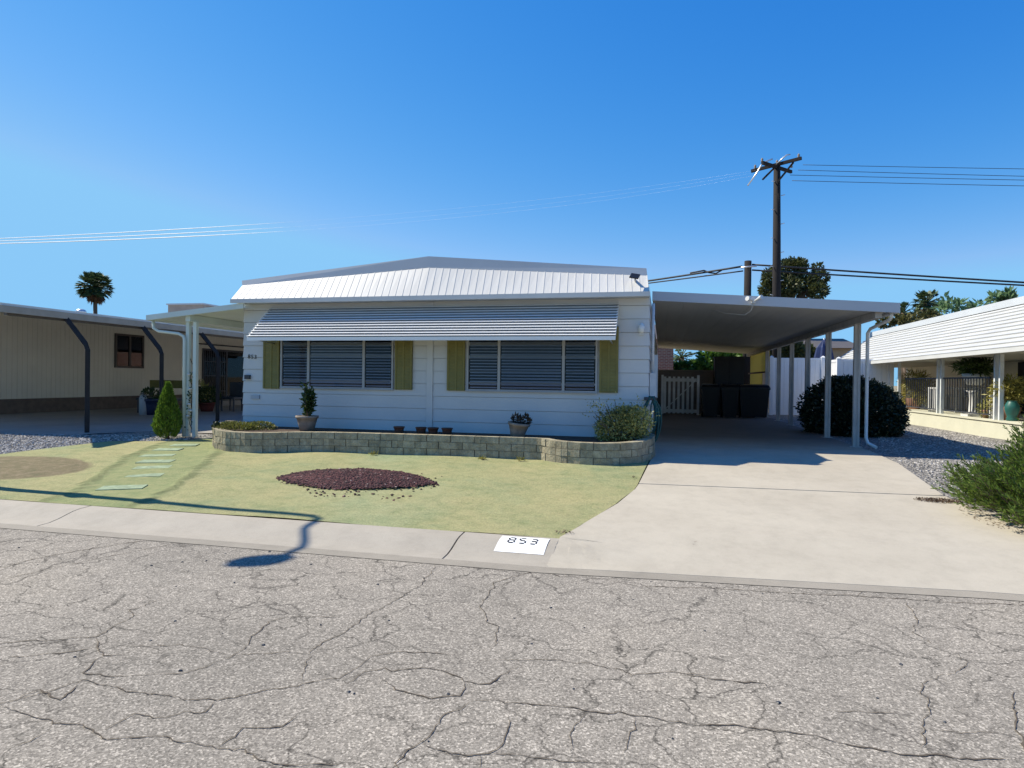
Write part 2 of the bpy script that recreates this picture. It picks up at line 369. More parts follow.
def sheet(name, poly, off, m, grid=.5, amp=0., kind='structure', zf=None, skirt=.0, mound=None):
    zf = zf or (lambda x, y: zg(y))
    bm = bmesh.new(); vs = [bm.verts.new((p[0], p[1], 0)) for p in poly]; 
    for tri in tessellate_polygon([[Vector((p[0], p[1], 0)) for p in poly]]): bm.faces.new([vs[i] for i in tri])
    xs = [p[0] for p in poly]; ys = [p[1] for p in poly]
    def cut(pt, no): bmesh.ops.bisect_plane(bm, geom=list(bm.verts)+list(bm.edges)+list(bm.faces), plane_co=pt, plane_no=no)
    for yb in (10.6,):
        if min(ys) < yb < max(ys): cut((0, yb, 0), (0, 1, 0))
    if grid:
        x = max(min(xs), -25 if grid > .12 else -13.5)+grid
        while x < min(max(xs), 25): cut((x, 0, 0), (1, 0, 0)); x += grid
        y = min(ys)+grid
        while y < min(max(ys), 30): cut((0, y, 0), (0, 1, 0)); y += grid
    from mathutils import noise as mn
    for v in bm.verts:
        z = zf(v.co.x, v.co.y)+off
        if amp: z += amp*mn.noise(Vector((v.co.x*.9, v.co.y*.9, 7.3)))
        if mound: z += mound(v.co.x, v.co.y)
        v.co.z = z
    if skirt:
        be = [e for e in bm.edges if e.is_boundary]
        r = bmesh.ops.extrude_edge_only(bm, edges=be)
        for g in r['geom']:
            if isinstance(g, bmesh.types.BMVert): g.co.z -= skirt
    bmesh.ops.recalc_face_normals(bm, faces=bm.faces)
    me = bpy.data.meshes.new(name); bm.to_mesh(me); bm.free(); me.materials.append(M[m])
    if me.polygons and sum(p.normal.z*p.area for p in me.polygons) < 0: me.flip_normals()
    o = bpy.data.objects.new(name, me); col.objects.link(o); o['kind'] = kind
    return o
def text(name, body, size, mtx, m, parent=None, loc=None, space=1., thick=0.):
    cu = bpy.data.curves.new(name, 'FONT'); cu.body = body; cu.size = size; cu.align_x = 'CENTER'; cu.align_y = 'CENTER'
    cu.space_character = space; cu.extrude = .002; cu.offset = thick
    t = bpy.data.objects.new('tmp', cu); col.objects.link(t)
    bpy.context.view_layer.update()
    me = bpy.data.meshes.new_from_object(t.evaluated_get(bpy.context.evaluated_depsgraph_get())); bpy.data.objects.remove(t)
    me.transform(mtx)
    o0 = abs_loc(parent) if parent is not None else Vector(loc or (0, 0, 0))
    me.transform(Matrix.Translation(-o0)); me.materials.clear(); me.materials.append(M[m])
    o = bpy.data.objects.new(name, me); col.objects.link(o)
    if parent is not None: o.parent = parent
    else: o.location = o0
    return o
# ---- foliage
def rdir(r=R):
    while True:
        v = Vector((r.uniform(-1, 1), r.uniform(-1, 1), r.uniform(-1, 1)))
        if .05 < v.length < 1: return v.normalized()
def leaf(mb, p, d, l, w):
    d = d.normalized(); s = d.cross(rdir())
    if s.length < .1: s = d.cross(Vector((.3, .5, .8)))
    s = s.normalized()*w/2
    mb.add([p, p+d*l*.5+s, p+d*l, p+d*l*.5-s], [(0, 1, 2, 3)])
def cloud(mb, blobs, n, l, w, shell=.55, up=.2, droop=0):
    ws = [b[3]*b[4]*b[5] for b in blobs]
    ws = [x**.75 for x in ws]
    for _ in range(n):
        b = R.choices(blobs, ws)[0]; d = rdir(); r = R.uniform(shell**2, 1)**.5 * R.uniform(.9, 1.08)
        p = Vector((b[0]+d.x*b[3]*r, b[1]+d.y*b[4]*r, b[2]+d.z*b[5]*r))
        leaf(mb, p, d+rdir()*.9+Vector((0, 0, up)), l*R.uniform(.6, 1.3), w*R.uniform(.7, 1.2))

# ------------------------------------------------------------------ THE SETTING
ys = [-400, -60, -4.2, 5.28, 5.36, 5.9, 10.6, 40, 120, 900]
def zz(y):
    return -.05 if y < 5.36 else (-.05 if y < 5.9 else zg(y)-.05)
gm = MB(); xs_ = [-900, -60, -20, 0, 20, 60, 900]
gm.add([(x, y, zz(y)) for y in ys for x in xs_], [(i*7+j, i*7+j+1, (i+1)*7+j+1, (i+1)*7+j) for i in range(len(ys)-1) for j in range(6)])
gm.build('ground', 'far_ground')['kind'] = 'structure'
rm = MB(); rm.add([(x, y, 0) for y in (-3.6, 5.86) for x in (-150, -20, 20, 150)], [(j, j+1, j+5, j+4) for j in range(3)])
rm.build('road', 'asphalt')['kind'] = 'structure'
# rolled kerb with gutter, cut into lengths by open joints; dips to nothing at the driveway
def kerb(name, x0, x1, prof, m):
    k = MB(); pts = [Vector((0, y, z)) for y, z in prof]
    k.sweep(pts, (x0, 0, 0), (x1, 0, 0)); o = k.build(name, m); o['kind'] = 'structure'; return o
KP = [(5.38, -.04), (5.38, .006), (5.52, .012), (5.62, .03), (5.80, .078), (5.88, .09), (6.03, .097), (6.03, -.04)]
km = MB()
joints = [-60, -40, -26, -17, -11.2, -6.35, -1.875, -.93]
for a, b in zip(joints[:-1], joints[1:]):
    km.sweep([Vector((0, y, z)) for y, z in KP], (a+.008, 0, 0), (b-(.008 if b < -1 else .0), 0, 0))
for a, b in ((4.8, 9), (9, 14), (14, 30), (30, 60)): km.sweep([Vector((0, y, z)) for y, z in KP], (a+.008, 0, 0), (b-.008, 0, 0))
km.build('kerb', 'kerb_concrete')['kind'] = 'structure'

k2 = MB(); k2.sweep([Vector((0, -3.5-(y-5.38), z)) for y, z in KP], (-60, 0, 0), (60, 0, 0)); k2.build('far_kerb', 'kerb_concrete')['kind'] = 'structure'
# driveway with flared apron
def zk_(y):
    for (ya, za), (yb, zb_) in zip(KP[1:-1], KP[2:-1]):
        if ya <= y <= yb and yb > ya: return za+(zb_-za)*(y-ya)/(yb-ya)
    return zg(y)
def sst(a, b, x):
    t = max(0, min(1, (x-a)/(b-a))); return t*t*(3-2*t)
def yf(x): return 5.38+.082*max(0, min(3.4, x+.95))*(1-sst(3.0, 4.8, x))
def zdrive(x, y):
    if y < 6.6:
        t = max(0, (y-yf(x))/(6.6-yf(x))); z = -.004+t*(zg(6.6)+.004)
        w_ = max(1-sst(-.95, .0, x), sst(3.9, 4.8, x))
        if y < 6.03: return z*(1-w_)+(zk_(y)-.0125)*w_
        k_ = (6.6-y)/(6.6-6.03); return z*(1-w_*k_)+zg(y)*w_*k_
    return zg(y)
kk = MB(); xs2 = [-60, -20, -8, -3, -.95]+[-.6+.3*k for k in range(18)]+[4.8, 8, 20, 60]
kk.add([p for x in xs2 for p in ((x, yf(x)-.16, .0045), (x, yf(x)+.001, .0065))], [(2*i, 2*i+2, 2*i+3, 2*i+1) for i in range(len(xs2)-1)])
kk.build('gutter', 'gutter')['kind'] = 'structure'
apron = [(-.95, 5.381)]+[(-.6+.3*k, yf(-.6+.3*k)+.002) for k in range(18)]+[(4.8, 5.39), (4.75, 6.6), (3.75, 7.5), (3.38, 8.0), (3.29, 8.57), (-.275, 8.44), (-.31, 8.15), (-.48, 7.4), (-.78, 6.5), (-.93, 6.06)]
sheet('driveway_apron', apron, .012, 'concrete', .15, 0, zf=zdrive, skirt=.06)
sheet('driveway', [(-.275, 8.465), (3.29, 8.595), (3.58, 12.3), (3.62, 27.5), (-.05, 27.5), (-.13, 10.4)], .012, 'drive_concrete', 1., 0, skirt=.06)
# painted gravel lawn
# left gravel bed and the neighbour's concrete drive
sheet('left_gravel', [(-14, 7.0), (-10.4, 8.0), (-9.9, 9.95), (-8.4, 10.2), (-8.3, 11.2), (-10.6, 11.6), (-11.4, 10.45), (-14, 10.35)], -.012, 'gravel', .5, .015)
sheet('neighbour_drive', [(-19, 6.05), (-14, 6.05), (-13.6, 10.1), (-11.3, 10.3), (-10.5, 11.5), (-7.8, 11.5), (-7.8, 40), (-19, 40)], -.005, 'patio_slab', 0)
sheet('right_gravel', [(3.25, 8.1), (4.4, 7.1), (5.2, 6.05), (9, 6.05), (7.41, 14.6), (7.41, 26), (3.64, 26), (3.6, 12.3), (3.3, 8.6)], -.008, 'gravel', .5, .02)

def stones(name, n, fn, smin, smax, m, label=None, cat='gravel'):
    mb = MB()
    for _ in range(n):
        x, y, z = fn(); s = R.uniform(smin, smax); a = R.uniform(0, PI)
        ex = Vector((math.cos(a), math.sin(a), 0)); ey = Vector((-math.sin(a), math.cos(a), 0)); c = Vector((x, y, z))
        hx, hy, hz = s*R.uniform(.8, 1.3), s*R.uniform(.6, 1.), s*R.uniform(.5, .9)
        t = [c+ex*hx*.6*dx*R.uniform(.7, 1.2)+ey*hy*.6*dy*R.uniform(.7, 1.2)+Vector((0, 0, hz)) for dx, dy in ((-1, -1), (1, -1), (1, 1), (-1, 1))]
        q = [c+ex*hx*dx+ey*hy*dy+Vector((0, 0, hz*.25)) for dx, dy in ((-1, -.9), (1, -1), (.9, 1), (-1, 1))]
        mb.add(q+t, [(4, 5, 6, 7), (0, 1, 5, 4), (1, 2, 6, 5), (2, 3, 7, 6), (3, 0, 4, 7)])
    o = mb.build(name, m); o['kind'] = 'stuff'; return o
def inpoly(x, y, P):
    c = False; j = len(P)-1
    for i in range(len(P)):
        if (P[i][1] > y) != (P[j][1] > y) and x < (P[j][0]-P[i][0])*(y-P[i][1])/(P[j][1]-P[i][1])+P[i][0]: c = not c
        j = i
    return c
def inside(P):
    x0, x1 = min(p[0] for p in P), max(p[0] for p in P); y0, y1 = min(p[1] for p in P), max(p[1] for p in P)
    while True:
        x, y = R.uniform(x0, x1), R.uniform(y0, y1)
        if inpoly(x, y, P): return x, y
gr = [(3.4, 8.6), (4.2, 7.6), (7.3, 9), (7.35, 20), (5.9, 20), (3.75, 12.4)]
def gfn():
    x, y = inside(gr); return x, y, zg(y)-.012
tag(stones('loose_gravel', 16000, gfn, .007, .02, 'gravel_stone'), 'grey crushed stone spread between the driveway and the right hand porch', 'gravel')
gl = [(-14, 8.6), (-10.75, 8.3), (-10.2, 9.4), (-9.95, 9.93), (-8.7, 10.2), (-8.8, 11), (-11, 10.4), (-13.5, 10.2)]
def gfl():
    x, y = inside(gl); return x, y, zg(y)-.012
tag(stones('loose_gravel', 9000, gfl, .008, .022, 'gravel_stone'), 'pale crushed stone bed at the left edge behind the green lawn', 'gravel')
# lens-shaped lava bed
lava = [(-5.08, 7.74), (-4.97, 8.07), (-4.72, 8.38), (-4.17, 8.55), (-3.6, 8.42), (-3.15, 8.14), (-2.84, 7.88), (-3.1, 7.62), (-3.5, 7.44), (-3.97, 7.3), (-4.4, 7.38), (-4.8, 7.52)]
def lm(x, y):
    q = 1-((x+3.95)/1.15)**2-((y-7.9)/.62)**2; return .05*max(0, q)
lava_in = [(-3.95+(x+3.95)*.93, 7.9+(y-7.9)*.88) for x, y in lava]
sheet('lava_bed', lava_in, .014, 'lava', .1, .02, mound=lm)
def lfn():
    while True:
        x, y = inside(lava); x += R.gauss(0, .035); y += R.gauss(0, .02)
        return x, y, zg(y)+.010+lm(x, y)
def lfn2():
    if R.random() < .99: return lfn()
    if R.random() < .5: x, y = R.uniform(-4.3, -2.9), R.uniform(6.95, 7.25); return x, y, zg(y)+.006
    a = R.uniform(0, 2*PI); r = 1+abs(R.gauss(0, .08)); x = -3.97+1.12*r*math.cos(a)*.95; y = 7.9+.6*r*math.sin(a); return x, y, zg(y)+.006
tag(stones('lava_rock', 7500, lfn2, .007, .02, 'lava_stone'), 'dark red lava rock heaped in a lens shaped bed in the lawn', 'lava rock')
lawnp = [(-40, 6.03), (-.93, 6.03), (-.8, 6.5), (-.5, 7.4), (-.33, 8.15), (-.295, 8.44), (-.15, 10.4), (-.3, 10.8), (-8.3, 10.8), (-8.57, 10.25), (-9.3, 10.0), (-10.0, 9.88), (-10.24, 9.3), (-10.46, 8.75), (-10.7, 8.2), (-12, 7.4), (-40, 7.2)]
# wear and bare earth in the lawn: a worn path with pressed edges, a bare dirt oval, dye patches
pathc = [(-8.25, 10.4), (-8.25, 9.8), (-7.75, 8.9), (-7.35, 8.15), (-6.95, 7.45), (-6.6, 6.75), (-6.42, 5.9)]
pathw = [.42, .55, .68, .66, .62, .60, .64]
def dpath(x, y):
    best = 9
    for (a, b), (w0, w1) in zip(zip(pathc[:-1], pathc[1:]), zip(pathw[:-1], pathw[1:])):
        a, b = Vector(a), Vector(b); p = Vector((x, y)); d = b-a; t = max(0, min(1, (p-a).dot(d)/d.length_squared))
        best = min(best, (p-a-d*t).length/(w0+(w1-w0)*t))
    return best
def ddirt(x, y): return math.hypot((x+9.65)/1.45, (y-7.5-.0*(x+9))/.80)
lo_ = sheet('lawn', lawnp, .004, 'lawn', .1, .02, mound=lambda x, y: .045*max(0, 1-ddirt(x, y)**2)+(.02*sst(6.15, 6.7, y)*math.exp(-((dpath(x, y)-.95)/.10)**2) if -9.5 < x < -5 else 0))
at_ = lo_.data.color_attributes.new('wear', 'FLOAT_COLOR', 'POINT')
for i_, v_ in enumerate(lo_.data.vertices):
    x, y = v_.co.x, v_.co.y; dp_, dd_ = dpath(x, y), ddirt(x, y)
    p_ = max(0, min(1, (1.12-dp_)/.22)); e_ = math.exp(-((dp_-.97+.05*math.sin(x*9+y*13))/.07)**2); q_ = max(0, min(1, (1.1-dd_)/.2))
    at_.data[i_].color = (p_, q_, e_, 1)
sp = [(-8.25, 9.75, 'nearest the planter and the patio posts'), (-8.2, 9.3, 'second from the patio posts'), (-7.95, 8.8, 'third from the patio posts'), (-7.6, 8.38, 'in the middle of the row along the path'),
      (-7.3, 7.98, 'third from the kerb'), (-6.98, 7.5, 'second from the kerb'), (-6.72, 6.85, 'half buried and last before the kerb')]
for i, (x, y, w) in enumerate(sp):
    mb = MB(); a = R.uniform(-.15, .15)+.25; W, D = R.uniform(.2, .28), R.uniform(.10, .14)
    pts = [(-W, -D), (W, -D*.9), (W*.95, D), (-W, D*.95)]
    pr = [Vector((x+p[0]*math.cos(a)-p[1]*math.sin(a), y+p[0]*math.sin(a)+p[1]*math.cos(a), 0)) for p in pts]
    mb.hexa([Vector((p.x, p.y, zg(p.y)-.02)) for p in pr], [Vector((p.x, p.y, zg(p.y)+(.014 if i < 6 else .010))) for p in pr])
    tag(mb.build('stepping_stone', 'stone_pad', None, (x, y, zg(y))), 'pale green stepping stone, '+w, 'stepping stone', 'stepping stones across the lawn')
# cracks in the road
ck = [
 [(441, 563), (425, 580), (410, 591), (390, 604), (372, 612), (350, 628), (340, 635), (322, 643), (309, 654), (279, 653), (232, 656), (206, 649), (182, 645), (159, 646), (130, 646)],
 [(163, 598), (145, 606), (129, 610), (133, 617), (110, 629), (96, 637), (63, 640), (30, 641), (0, 644), (-60, 648)],
 [(96, 637), (97, 648), (104, 656), (128, 655)], [(97, 648), (60, 654), (30, 657), (0, 658)],
 [(104, 656), (83, 673), (110, 677), (140, 676), (182, 674), (210, 666), (232, 657), (250, 640), (268, 622), (290, 617), (340, 618)],
 [(-40, 715), (0, 704), (33, 696), (60, 688), (83, 680), (123, 690), (159, 695), (190, 700), (216, 701), (240, 696), (256, 693), (280, 689), (303, 684), (339, 679), (360, 666), (373, 656), (400, 652), (420, 653), (455, 655)],
 [(216, 701), (206, 712), (190, 712), (160, 718), (135, 714), (106, 730)], [(303, 684), (305, 672), (309, 655)],
 [(0, 707), (30, 716), (53, 724), (85, 728), (106, 740), (140, 738), (166, 737), (190, 742), (216, 749), (245, 750), (258, 760), (300, 766), (345, 766)],
 [(216, 749), (235, 737), (243, 728), (282, 727), (300, 712)], [(0, 752), (30, 742), (53, 728)], [(83, 680), (60, 700), (40, 690), (0, 706)],
 [(645, 588), (590, 577), (560, 577), (536, 571), (510, 578), (493, 584), (488, 596), (480, 606), (486, 622), (499, 627), (497, 640), (489, 653)],
 [(536, 571), (534, 564)],
 [(340, 686), (365, 672), (385, 668), (392, 672), (430, 669), (445, 672), (463, 681), (490, 684), (520, 665)], [(463, 681), (460, 696), (430, 699), (395, 690), (380, 676)],
 [(470, 702), (500, 701), (527, 704), (560, 707), (590, 712), (618, 712), (640, 716), (679, 722), (700, 726), (747, 728), (780, 732), (822, 738), (850, 746), (890, 752), (930, 755), (980, 760), (1030, 764)],
 [(470, 702), (455, 711), (440, 720), (425, 740), (408, 750), (398, 768), (392, 790)],
 [(508, 716), (507, 732), (502, 746), (480, 755), (450, 754), (420, 745)], [(480, 755), (476, 775)], [(480, 755), (520, 755), (560, 762), (600, 766)],
 [(588, 712), (580, 722), (570, 736), (572, 755)], [(635, 717), (630, 732), (622, 755)],
 [(473, 664), (500, 660), (545, 660), (582, 663), (622, 670), (632, 676), (672, 672), (720, 677)],
 [(640, 586), (680, 588), (754, 591), (800, 594), (858, 596), (915, 600), (960, 603), (1030, 605)], [(858, 596), (868, 587)], [(770, 590), (768, 582)],
 [(947, 650), (959, 655), (966, 664), (955, 674), (938, 676), (922, 684), (928, 698), (930, 712), (925, 730), (926, 752)],
 [(1012, 690), (1016, 712), (1015, 730), (1022, 745), (1030, 768)], [(925, 728), (960, 734), (1010, 735)],
 [(905, 602), (915, 615), (912, 632), (935, 645)], [(680, 675), (720, 680), (765, 684), (770, 690)], [(820, 710), (850, 712), (900, 713)],
 [(0, 569), (40, 558), (85, 550), (150, 540)], [(0, 580), (60, 567), (105, 557), (150, 549), (175, 543)],
]
cmb = MB()
for ln in ck:
    P = [Vector((*road(u, v), .004)) for u, v in ln]
    Q = [P[0]]
    for a, b in zip(P[:-1], P[1:]):
        n = max(2, int((b-a).length/.025)); s = Vector((-(b-a).y, (b-a).x, 0)).normalized()
        off = 0
        for i in range(1, n+1):
            off = off*.8+R.gauss(0, .006)
            Q.append(a.lerp(b, i/n)+s*(off if i < n else 0))
    wb = R.uniform(.0028, .0056); w = wb; vs = []
    for i, p in enumerate(Q):
        t = (Q[min(i+1, len(Q)-1)]-Q[max(i-1, 0)]); s = Vector((-t.y, t.x, 0)).normalized()
        w = w*.6+.4*wb*R.uniform(.0, 2.6); e = min(1, i/4, (len(Q)-1-i)/4)+.08
        vs += [p+s*w*.5*e*R.uniform(.5, 1.5), p-s*w*.5*e*R.uniform(.5, 1.5)]
    cmb.add(vs, [(2*i, 2*i+1, 2*i+3, 2*i+2) for i in range(len(Q)-1)])
mat('crack', (.10, .08, .058), .95, .4, 20.)
cmb.build('road_cracks', 'crack')['kind'] = 'structure'
# debris bits on road
def dfn():
    while True:
        x, y = R.uniform(-7, 3.5), R.uniform(2.4, 5.3); return x, y, .0
tag(stones('road_grit', 70, dfn, .004, .010, 'dark_metal'), 'specks of dark grit scattered over the cracked road', 'grit')

# kerb number: white painted plate with black digits on the kerb slope
kz = math.atan2(.05, .2)
na = thing('address_plate', (-1.25, 5.84, .09), 'white painted house number 853 with faint second line on the kerb', 'sign')
pm = MB(); x0, x1 = -1.475, -1.012
prof = [(5.64, .0353), (5.80, .0812), (5.88, .0932), (5.97, .0978)]
vv = []
for y, z in prof: vv += [(x0, y, z+.003), (x1, y+.0, z+.003)]
pm.add(vv, [(2*i, 2*i+1, 2*i+3, 2*i+2) for i in range(3)])
mat('sign_white', (.82, .82, .80), .7, .08, 14.)
pm.build('plate', 'sign_white', na)
def digit(c, x, w, h):     # stencil digits as strokes on the rolled kerb face
    tl = MB(); segs = {'8': 'abcdefg', '5': 'afgcd', '3': 'abgcd'}[c]
    S = {'a': ((0, 1), (1, 1)), 'b': ((1, 1), (1, .5)), 'c': ((1, .5), (1, 0)), 'd': ((0, 0), (1, 0)), 'e': ((0, 0), (0, .5)), 'f': ((0, .5), (0, 1)), 'g': ((0, .5), (1, .5))}
    def zk(y):
        return .0812+(y-5.8)*.15+.0065 if y < 5.88 else .0932+(y-5.88)*.05+.0065
    for s in segs:
        (a, b), (c2, d) = S[s]; t = .0072
        ax, ay, bx, by = x+a*w, 5.80+b*h, x+c2*w, 5.80+d*h
        if a == c2:
            ym, yn = (ay+by)/2, .36*abs(ay-by); q = [(ax-t, ym+yn), (ax+t, ym+yn), (bx+t, ym-yn), (bx-t, ym-yn)]
        else: q = [(ax+t, ay-t*1.3), (bx-t, by-t*1.3), (bx-t, by+t*1.3), (ax+t, ay+t*1.3)]
        tl.add([(X, Y, zk(Y)) for X, Y in q], [(0, 1, 2, 3)])
    return tl
for i, c in enumerate('853'): digit(c, -1.385+i*.105, .058, .12).build('digit', 'black_text', na)
fl = MB()
mat('faint_ink', (.70, .70, .68), .7, .1, 14.)
for k in range(14):
    x = -1.40+k*.024; fl.add([(x, 5.73, .0653), (x+.017, 5.73, .0653), (x+.015, 5.765, .0755), (x+.002, 5.765, .0755)], [(0, 1, 2, 3)])
fl.build('faint_line', 'faint_ink', na)
# leaf litter patches on the concrete
lp = MB()
for (cx, cy, rx, ry, n) in ((3.12, 8.3, .24, .10, 700), (-.92, 6.2, .10, .05, 45), (-.36, 8.8, .03, .08, 14)):
    for _ in range(n):
        a = R.uniform(0, 2*PI); r = R.random()**.6; x, y = cx+rx*r*math.cos(a), cy+ry*r*math.sin(a)
        leaf(lp, Vector((x, y, zdrive(x, y)+.018+R.random()*.012)), Vector((R.uniform(-1, 1), R.uniform(-1, 1), R.uniform(-.1, .25))), R.uniform(.012, .03), R.uniform(.008, .015))
lo = lp.build('leaf_litter', 'leaf_dead'); lo['kind'] = 'stuff'; tag(lo, 'dry brown leaf litter lying at the driveway edges', 'leaves')

# ------------------------------------------------------------------ MAIN MOBILE HOME
YH = 10.75; XL = aty(244, 360, YH).x; XR = aty(648.5, 360, YH).x; YB = 27.0
hs = thing('mobile_home', ((XL+XR)/2, YH, .42), 'white lap sided mobile home with ribbed mansard roof and olive shutters, behind the lava bed', 'house')
w = MB(); z0 = .40; bh = .223; nb = 12; t = .014; gp = .006
def ringz(o, z): return [(XL-o, YH-o, z), (XR+o, YH-o, z), (XR+o, YB+o, z), (XL-o, YB+o, z)]
for k in range(nb):
    a, b = z0+k*bh, z0+(k+1)*bh; g_ = R.uniform(-.002, .002)
    L_ = [ringz(-.02, a), ringz(-.02, a+gp), ringz(t+g_, a+gp), ringz(.002, b)]
    w.add(sum(L_, []), [(m*4+i, m*4+(i+1) % 4, (m+1)*4+(i+1) % 4, (m+1)*4+i) for m in range(3) for i in range(4)])
w.build('wall', 'white_siding', hs)
EZ = aty(440, 297, YH-.38).z
EY = YH-.38
tx = (aty(427, 400, YH).x+aty(433, 400, YH).x)/2
MB().box(tx-.055, tx+.055, YH-.034, YH-.012, .5, EZ-.05).build('centre_batten', 'white_siding', hs)
# mansard
exl, exr = aty(231, 301, EY).x, XR+.0
yt = YH+.02
ptL, ptM, ptR = aty(242.6, 285.1, yt), aty(429.5, 266.9, yt), aty(647.3, 275.2, yt)
pcL, pcM, pcR = aty(242.6, 280.8, yt+.03), aty(429, 256.5, yt+.03), aty(646.5, 268.5, yt+.03)
mz = MB(); nr = 58
def topz(x):
    if x < ptM.x: return ptL.z+(ptM.z-ptL.z)*(x-ptL.x)/(ptM.x-ptL.x)
    return ptM.z+(ptR.z-ptM.z)*(x-ptM.x)/(ptR.x-ptM.x)
for i in range(nr):
    a, b = i/nr, (i+1)/nr
    for (s, e, h) in ((a, a+(b-a)*.9, .0), (a+(b-a)*.9, b, .005)):
        bx0, bx1 = exl+(exr-exl)*s, exl+(exr-exl)*e; tx0, tx1 = ptL.x+(ptR.x-ptL.x)*s, ptL.x+(ptR.x-ptL.x)*e
        n = Vector((0, -.75, .6))*h
        B0, B1, T0, T1 = Vector((bx0, EY, EZ+.03)), Vector((bx1, EY, EZ+.03)), Vector((tx0, yt, topz(tx0))), Vector((tx1, yt, topz(tx1)))
        if h: mz.add([B0, B0+n, B1+n, B1, T0, T0+n, T1+n, T1], [(0, 1, 2, 3), (0, 4, 5, 1), (1, 5, 6, 2), (2, 6, 7, 3), (4, 7, 6, 5)])
        else: mz.add([B0, B1, T1, T0], [(0, 1, 2, 3)])
# left hip face and sides going back
mz.add([Vector((exl, EY, EZ+.03)), Vector((ptL.x, yt, ptL.z)), Vector((ptL.x, YB, ptL.z)), Vector((exl, YB, EZ+.03))], [(0, 1, 2, 3)])
mz.add([Vector((exr+.012, EY, EZ+.03)), Vector((ptR.x+.012, yt, ptR.z)), Vector((ptR.x, YB, ptR.z)), Vector((exr, YB, EZ+.03))], [(3, 2, 1, 0)])
mz.build('mansard', 'mansard_white', hs)
cp = MB()
for A, B, a2, b2 in ((ptL, ptM, pcL, pcM), (ptM, ptR, pcM, pcR)):
    y = yt-.012
    cp.hexa([Vector((A.x, y, A.z-.01)), Vector((B.x, y, B.z-.01)), Vector((B.x, y+.16, B.z-.01)), Vector((A.x, y+.16, A.z-.01))],
            [Vector((a2.x, y+.02, a2.z)), Vector((b2.x, y+.02, b2.z)), Vector((b2.x, y+.16, b2.z)), Vector((a2.x, y+.16, a2.z))])
cp.build('roof_cap', 'fascia_grey', hs)
rf = MB(); y = yt+.1
rf.add([Vector((pcL.x, y, pcL.z-.03)), Vector((pcM.x, y, pcM.z-.03)), Vector((pcR.x, y, pcR.z-.03)), Vector((pcR.x, YB, pcR.z-.03)), Vector((pcM.x, YB, pcM.z-.03)), Vector((pcL.x, YB, pcL.z-.03))], [(0, 1, 4, 5), (1, 2, 3, 4)])
rf.build('roof', 'white_paint', hs)
tr = MB(); tr.box(exl-.01, exr+.015, EY-.012, EY+.03, EZ-.045, EZ+.03)
tr.build('eave_trim', 'white_paint', hs)
MB().box(exl, exr, EY+.031, YH+.03, EZ-.03, EZ-.01).build('soffit', 'cap_grey', hs)
# windows
def window(us, vb, lab):
    x = [aty(u, vb, YH).x for u in us]; zb = aty((us[0]+us[3])/2, vb, YH).z; zt = zb+1.05; yw = YH-.05
    f = MB(); fw = .015
    for i, xx in enumerate(x):
        ww = fw if i in (0, 3) else fw+.008
        f.box(xx-ww, xx+ww, yw, YH+.03, zb, zt)
    f.box(x[0]+fw, x[3]-fw, yw+.004, YH+.03, zb, zb+.022); f.box(x[0]+fw, x[3]-fw, yw+.004, YH+.03, zt-.03, zt); f.box(x[0]-.02, x[3]+.02, yw-.012, yw+.02, zb-.018, zb-.001)
    wo = f.build('window', 'frame_grey', hs); wo['label'] = lab
    # dark room box behind the blinds
    MB().box(x[0], x[3], YH-.012, YH-.008, zb, zt).build('dark_interior', 'dark_room', wo)
    bl = MB(); k = zb+.04
    while k < zt-.02:
        for i in range(3):
            bl.add([(x[i]+.04, YH-.027, k), (x[i+1]-.04, YH-.027, k), (x[i+1]-.04, YH-.017, k+(.030 if i == 1 else .024)), (x[i]+.04, YH-.017, k+(.030 if i == 1 else .024))], [(0, 1, 2, 3)])
        k += .052
    bl.build('blinds', 'blind', wo)
    g = MB()
    for i in range(3): g.add([(x[i]+.03, yw+.012, zb+.03), (x[i+1]-.03, yw+.012, zb+.03), (x[i+1]-.03, yw+.012, zt-.03), (x[i]+.03, yw+.012, zt-.03)], [(0, 1, 2, 3)])
    g.build('panes', 'glass', wo)
    return zb, zt
window((282.3, 309.2, 364.4, 393), 388.2, 'left of the two triple front windows')
window((468, 499.2, 563.4, 596.3), 391.3, 'right of the two triple front windows')
for u0_, u1_, vb in ((264.5, 280.2, 388.5), (395.7, 412.7, 389.5), (447.7, 465.2, 390.5), (599.3, 618, 392.5)):
    A, B = aty(u0_, vb, YH), aty(u1_, vb, YH); s = MB(); zb = A.z; zt = zb+1.1
    s.box(A.x, B.x, YH-.045, YH-.015, zb, zt)
    for xa, xb in ((A.x, A.x+.035), (B.x-.035, B.x), ((A.x+B.x)/2-.018, (A.x+B.x)/2+.018)): s.box(xa, xb, YH-.058, YH-.046, zb+.002, zt-.002)
    for k in range(18):
        zc = zb+.06+k*.056; s.add([(A.x+.036, YH-.046, zc), (B.x-.036, YH-.046, zc), (B.x-.036, YH-.054, zc-.04), (A.x+.036, YH-.054, zc-.04), (B.x-.036, YH-.046, zc-.04), (A.x+.036, YH-.046, zc-.04)], [(0, 1, 2, 3), (3, 2, 4, 5)])
    s.build('shutter', 'olive', hs)
nm = aty(253, 357, YH)
text('house_number', '853', .11, Matrix.Translation((nm.x, YH-.026, nm.z)) @ Matrix.Rotation(PI/2, 4, 'X') @ Matrix.Rotation(-.06, 4, 'Z'), 'black_text', hs, space=1.25)
q = aty(249, 376.5, YH); MB().box(q.x-.06, q.x+.05, YH-.06, YH-.02, q.z-.05, q.z+.03).build('outlet_cover', 'dark_metal', hs)
q = aty(256, 397, YH); MB().box(q.x-.09, q.x+.09, YH-.034, YH-.015, q.z-.035, q.z+.035).build('vent_plate', 'cap_grey', hs)
